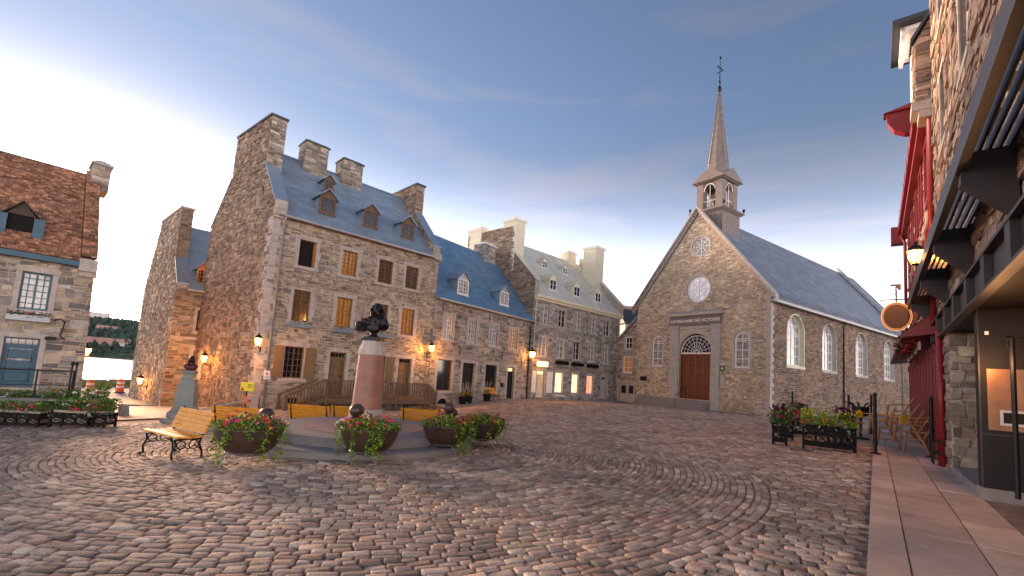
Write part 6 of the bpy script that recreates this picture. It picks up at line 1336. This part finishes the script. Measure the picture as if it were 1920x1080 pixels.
# pots by the blue roofed house
def make_pot():
    r = empty('plant_pot', (0, 0, 0), 0, 'x', 'plant pot', 'black plant pots'); b = MB(); b.lathe([(.22, 0), (.3, .5), (.32, .52), (.28, .52), (.27, .46)], 4, a0=math.pi / 4); b.build('pot', 'black_wood', r)
    b = MB(); leaves(b, lambda q: (q.gauss(0, .14), q.gauss(0, .14), .5 + q.random() * .3), 160, .14, GREEN, 5); blooms(b, lambda q: (q.gauss(0, .15), q.gauss(0, .15), .6 + q.random() * .2), 16, .09, REDS, 6); b.build('foliage', 'leaf', r, fixn=False, kind='stuff')
    b = MB()
    for k in range(7): a = k * .9; b.tube([(0, 0, .5), (.1 * math.cos(a), .1 * math.sin(a), .9), (.3 * math.cos(a), .3 * math.sin(a), 1.35 + .1 * (k % 3))], [.012, .01, .006], 5)
    b.build('twigs', 'liner', r); return r
pt = make_pot(); BWd = lambda x, y: (-4.72 + x * math.cos(rad(54)) - y * math.sin(rad(54)), 30 + x * math.sin(rad(54)) + y * math.cos(rad(54)))
for i, (u, lb) in enumerate(((1.9, 'black pot with pale twigs left of the dark entrance'), (2.45, 'shorter black pot beside the twig pot by the entrance'), (4.5, 'black pot with twigs between the entrance and yellow bench'))):
    x, y = BWd(u, -.75); inst(pt, i == 0, (x, y, G(x, y) + .09), 54, lb)
# street things towards the river
def make_drum():
    r = empty('traffic_drum', (0, 0, 0), 0, 'x', 'traffic drum', 'orange traffic drums'); b = MB(); b.lathe([(.28, .08), (.2, 1.0), (.12, 1.04), (.05, 1.1)], 16); b.build('body', 'cone_orange', r); b = MB(); b.lathe([(.36, 0), (.36, .08), (.3, .1)], 16); b.build('base', 'black_iron', r)
    for z in (.4, .7): b = MB(); rr_ = .28 - .08 * (z - .08) / .92 + .004; b.lathe([(rr_, z), (rr_ - .01, z + .13)], 16); b.build('band', 'sign_white', r)
    return r
dm = make_drum()
for i, (t, w, lb) in enumerate(((45, .9, 'orange traffic drum nearest the shingled house'), (47, -.8, 'orange traffic drum in the middle of the street gap'), (47, -3.1, 'orange traffic drum next to the stone gable'))): x, y = SD.x * t + SN.x * w, SD.y * t + SN.y * w; inst(dm, i == 0, (x, y, float(zsheet(np.array(x), np.array(y))) + .034), 0, lb)
x, y = -16.0, 19.4; r = empty('concrete_bench', (x, y, G(x, y)), 40, 'small tapered concrete seat in the street gap', 'seat', zrel=False)
b = MB(); b.lathe([(.3, 0), (.22, .42)], 4, a0=math.pi / 4); b.build('base', 'concrete', r); b = MB(); b.box(-.55, .5, -.22, .22, .42, .5); b.build('top', 'concrete', r)
t, w = 50, -1.9; x, y = SD.x * t + SN.x * w, SD.y * t + SN.y * w; z = float(zsheet(np.array(x), np.array(y))); r = empty('street_lamp', (x, y, z), 0, 'thin distant street lamp beside the river road', 'street lamp', zrel=False)
b = MB(); b.tube([(0, 0, 0), (0, 0, 4.2)], [.07, .05], 8); b.build('pole', 'black_iron', r); b = MB(); b.lathe([(.1, 4.2), (.28, 4.4), (.28, 4.5), (.05, 4.65)], 10); b.build('lamp_head', 'concrete', r)

x, y = 9.0, 14.0; r = empty('drain_grate', (x, y, G(x, y) + .022), -33, 'rusty drain grate in the cobbles near the black planters', 'drain', zrel=False)
b = MB(); b.box(-.3, .3, -.16, .16, -.03, .0); b.build('frame', 'bowl_brown', r)
for k in range(9): b = MB(); b.box(-.27 + .062 * k, -.24 + .062 * k, -.13, .13, .001, .012); b.build('bar', 'bowl_brown', r)
q = KP + KD * 6.4 + KN * 1.25; r = empty('utility_cover', (q.x, q.y, .131), 51.2, 'small pale rectangular cover set in the pavement by the red pipes', 'cover', zrel=False)
b = MB(); b.box(-.12, .12, -.16, .16, 0, .012); b.build('plate', 'sign_white', r); b = MB(); b.box(-.14, .14, -.18, .18, -.02, .006); b.build('rim', 'zinc', r)
r = empty('stair_railing', (-9.6, 16.2, G(-9.6, 16.2)), 55, 'thin pale sloping handrail behind the yellow benches', 'railing', zrel=False)
b = MB(); b.tube([(-1.3, 0, .5), (.9, 0, 1.0), (1.1, 0, .95)], .025, 6); b.build('handrail', 'dressed', r)
for xx, zz in ((-1.25, .5), (.9, 1.0)): b = MB(); b.tube([(xx, 0, 0), (xx, 0, zz)], .02, 6); b.build('railing_post', 'black_iron', r)
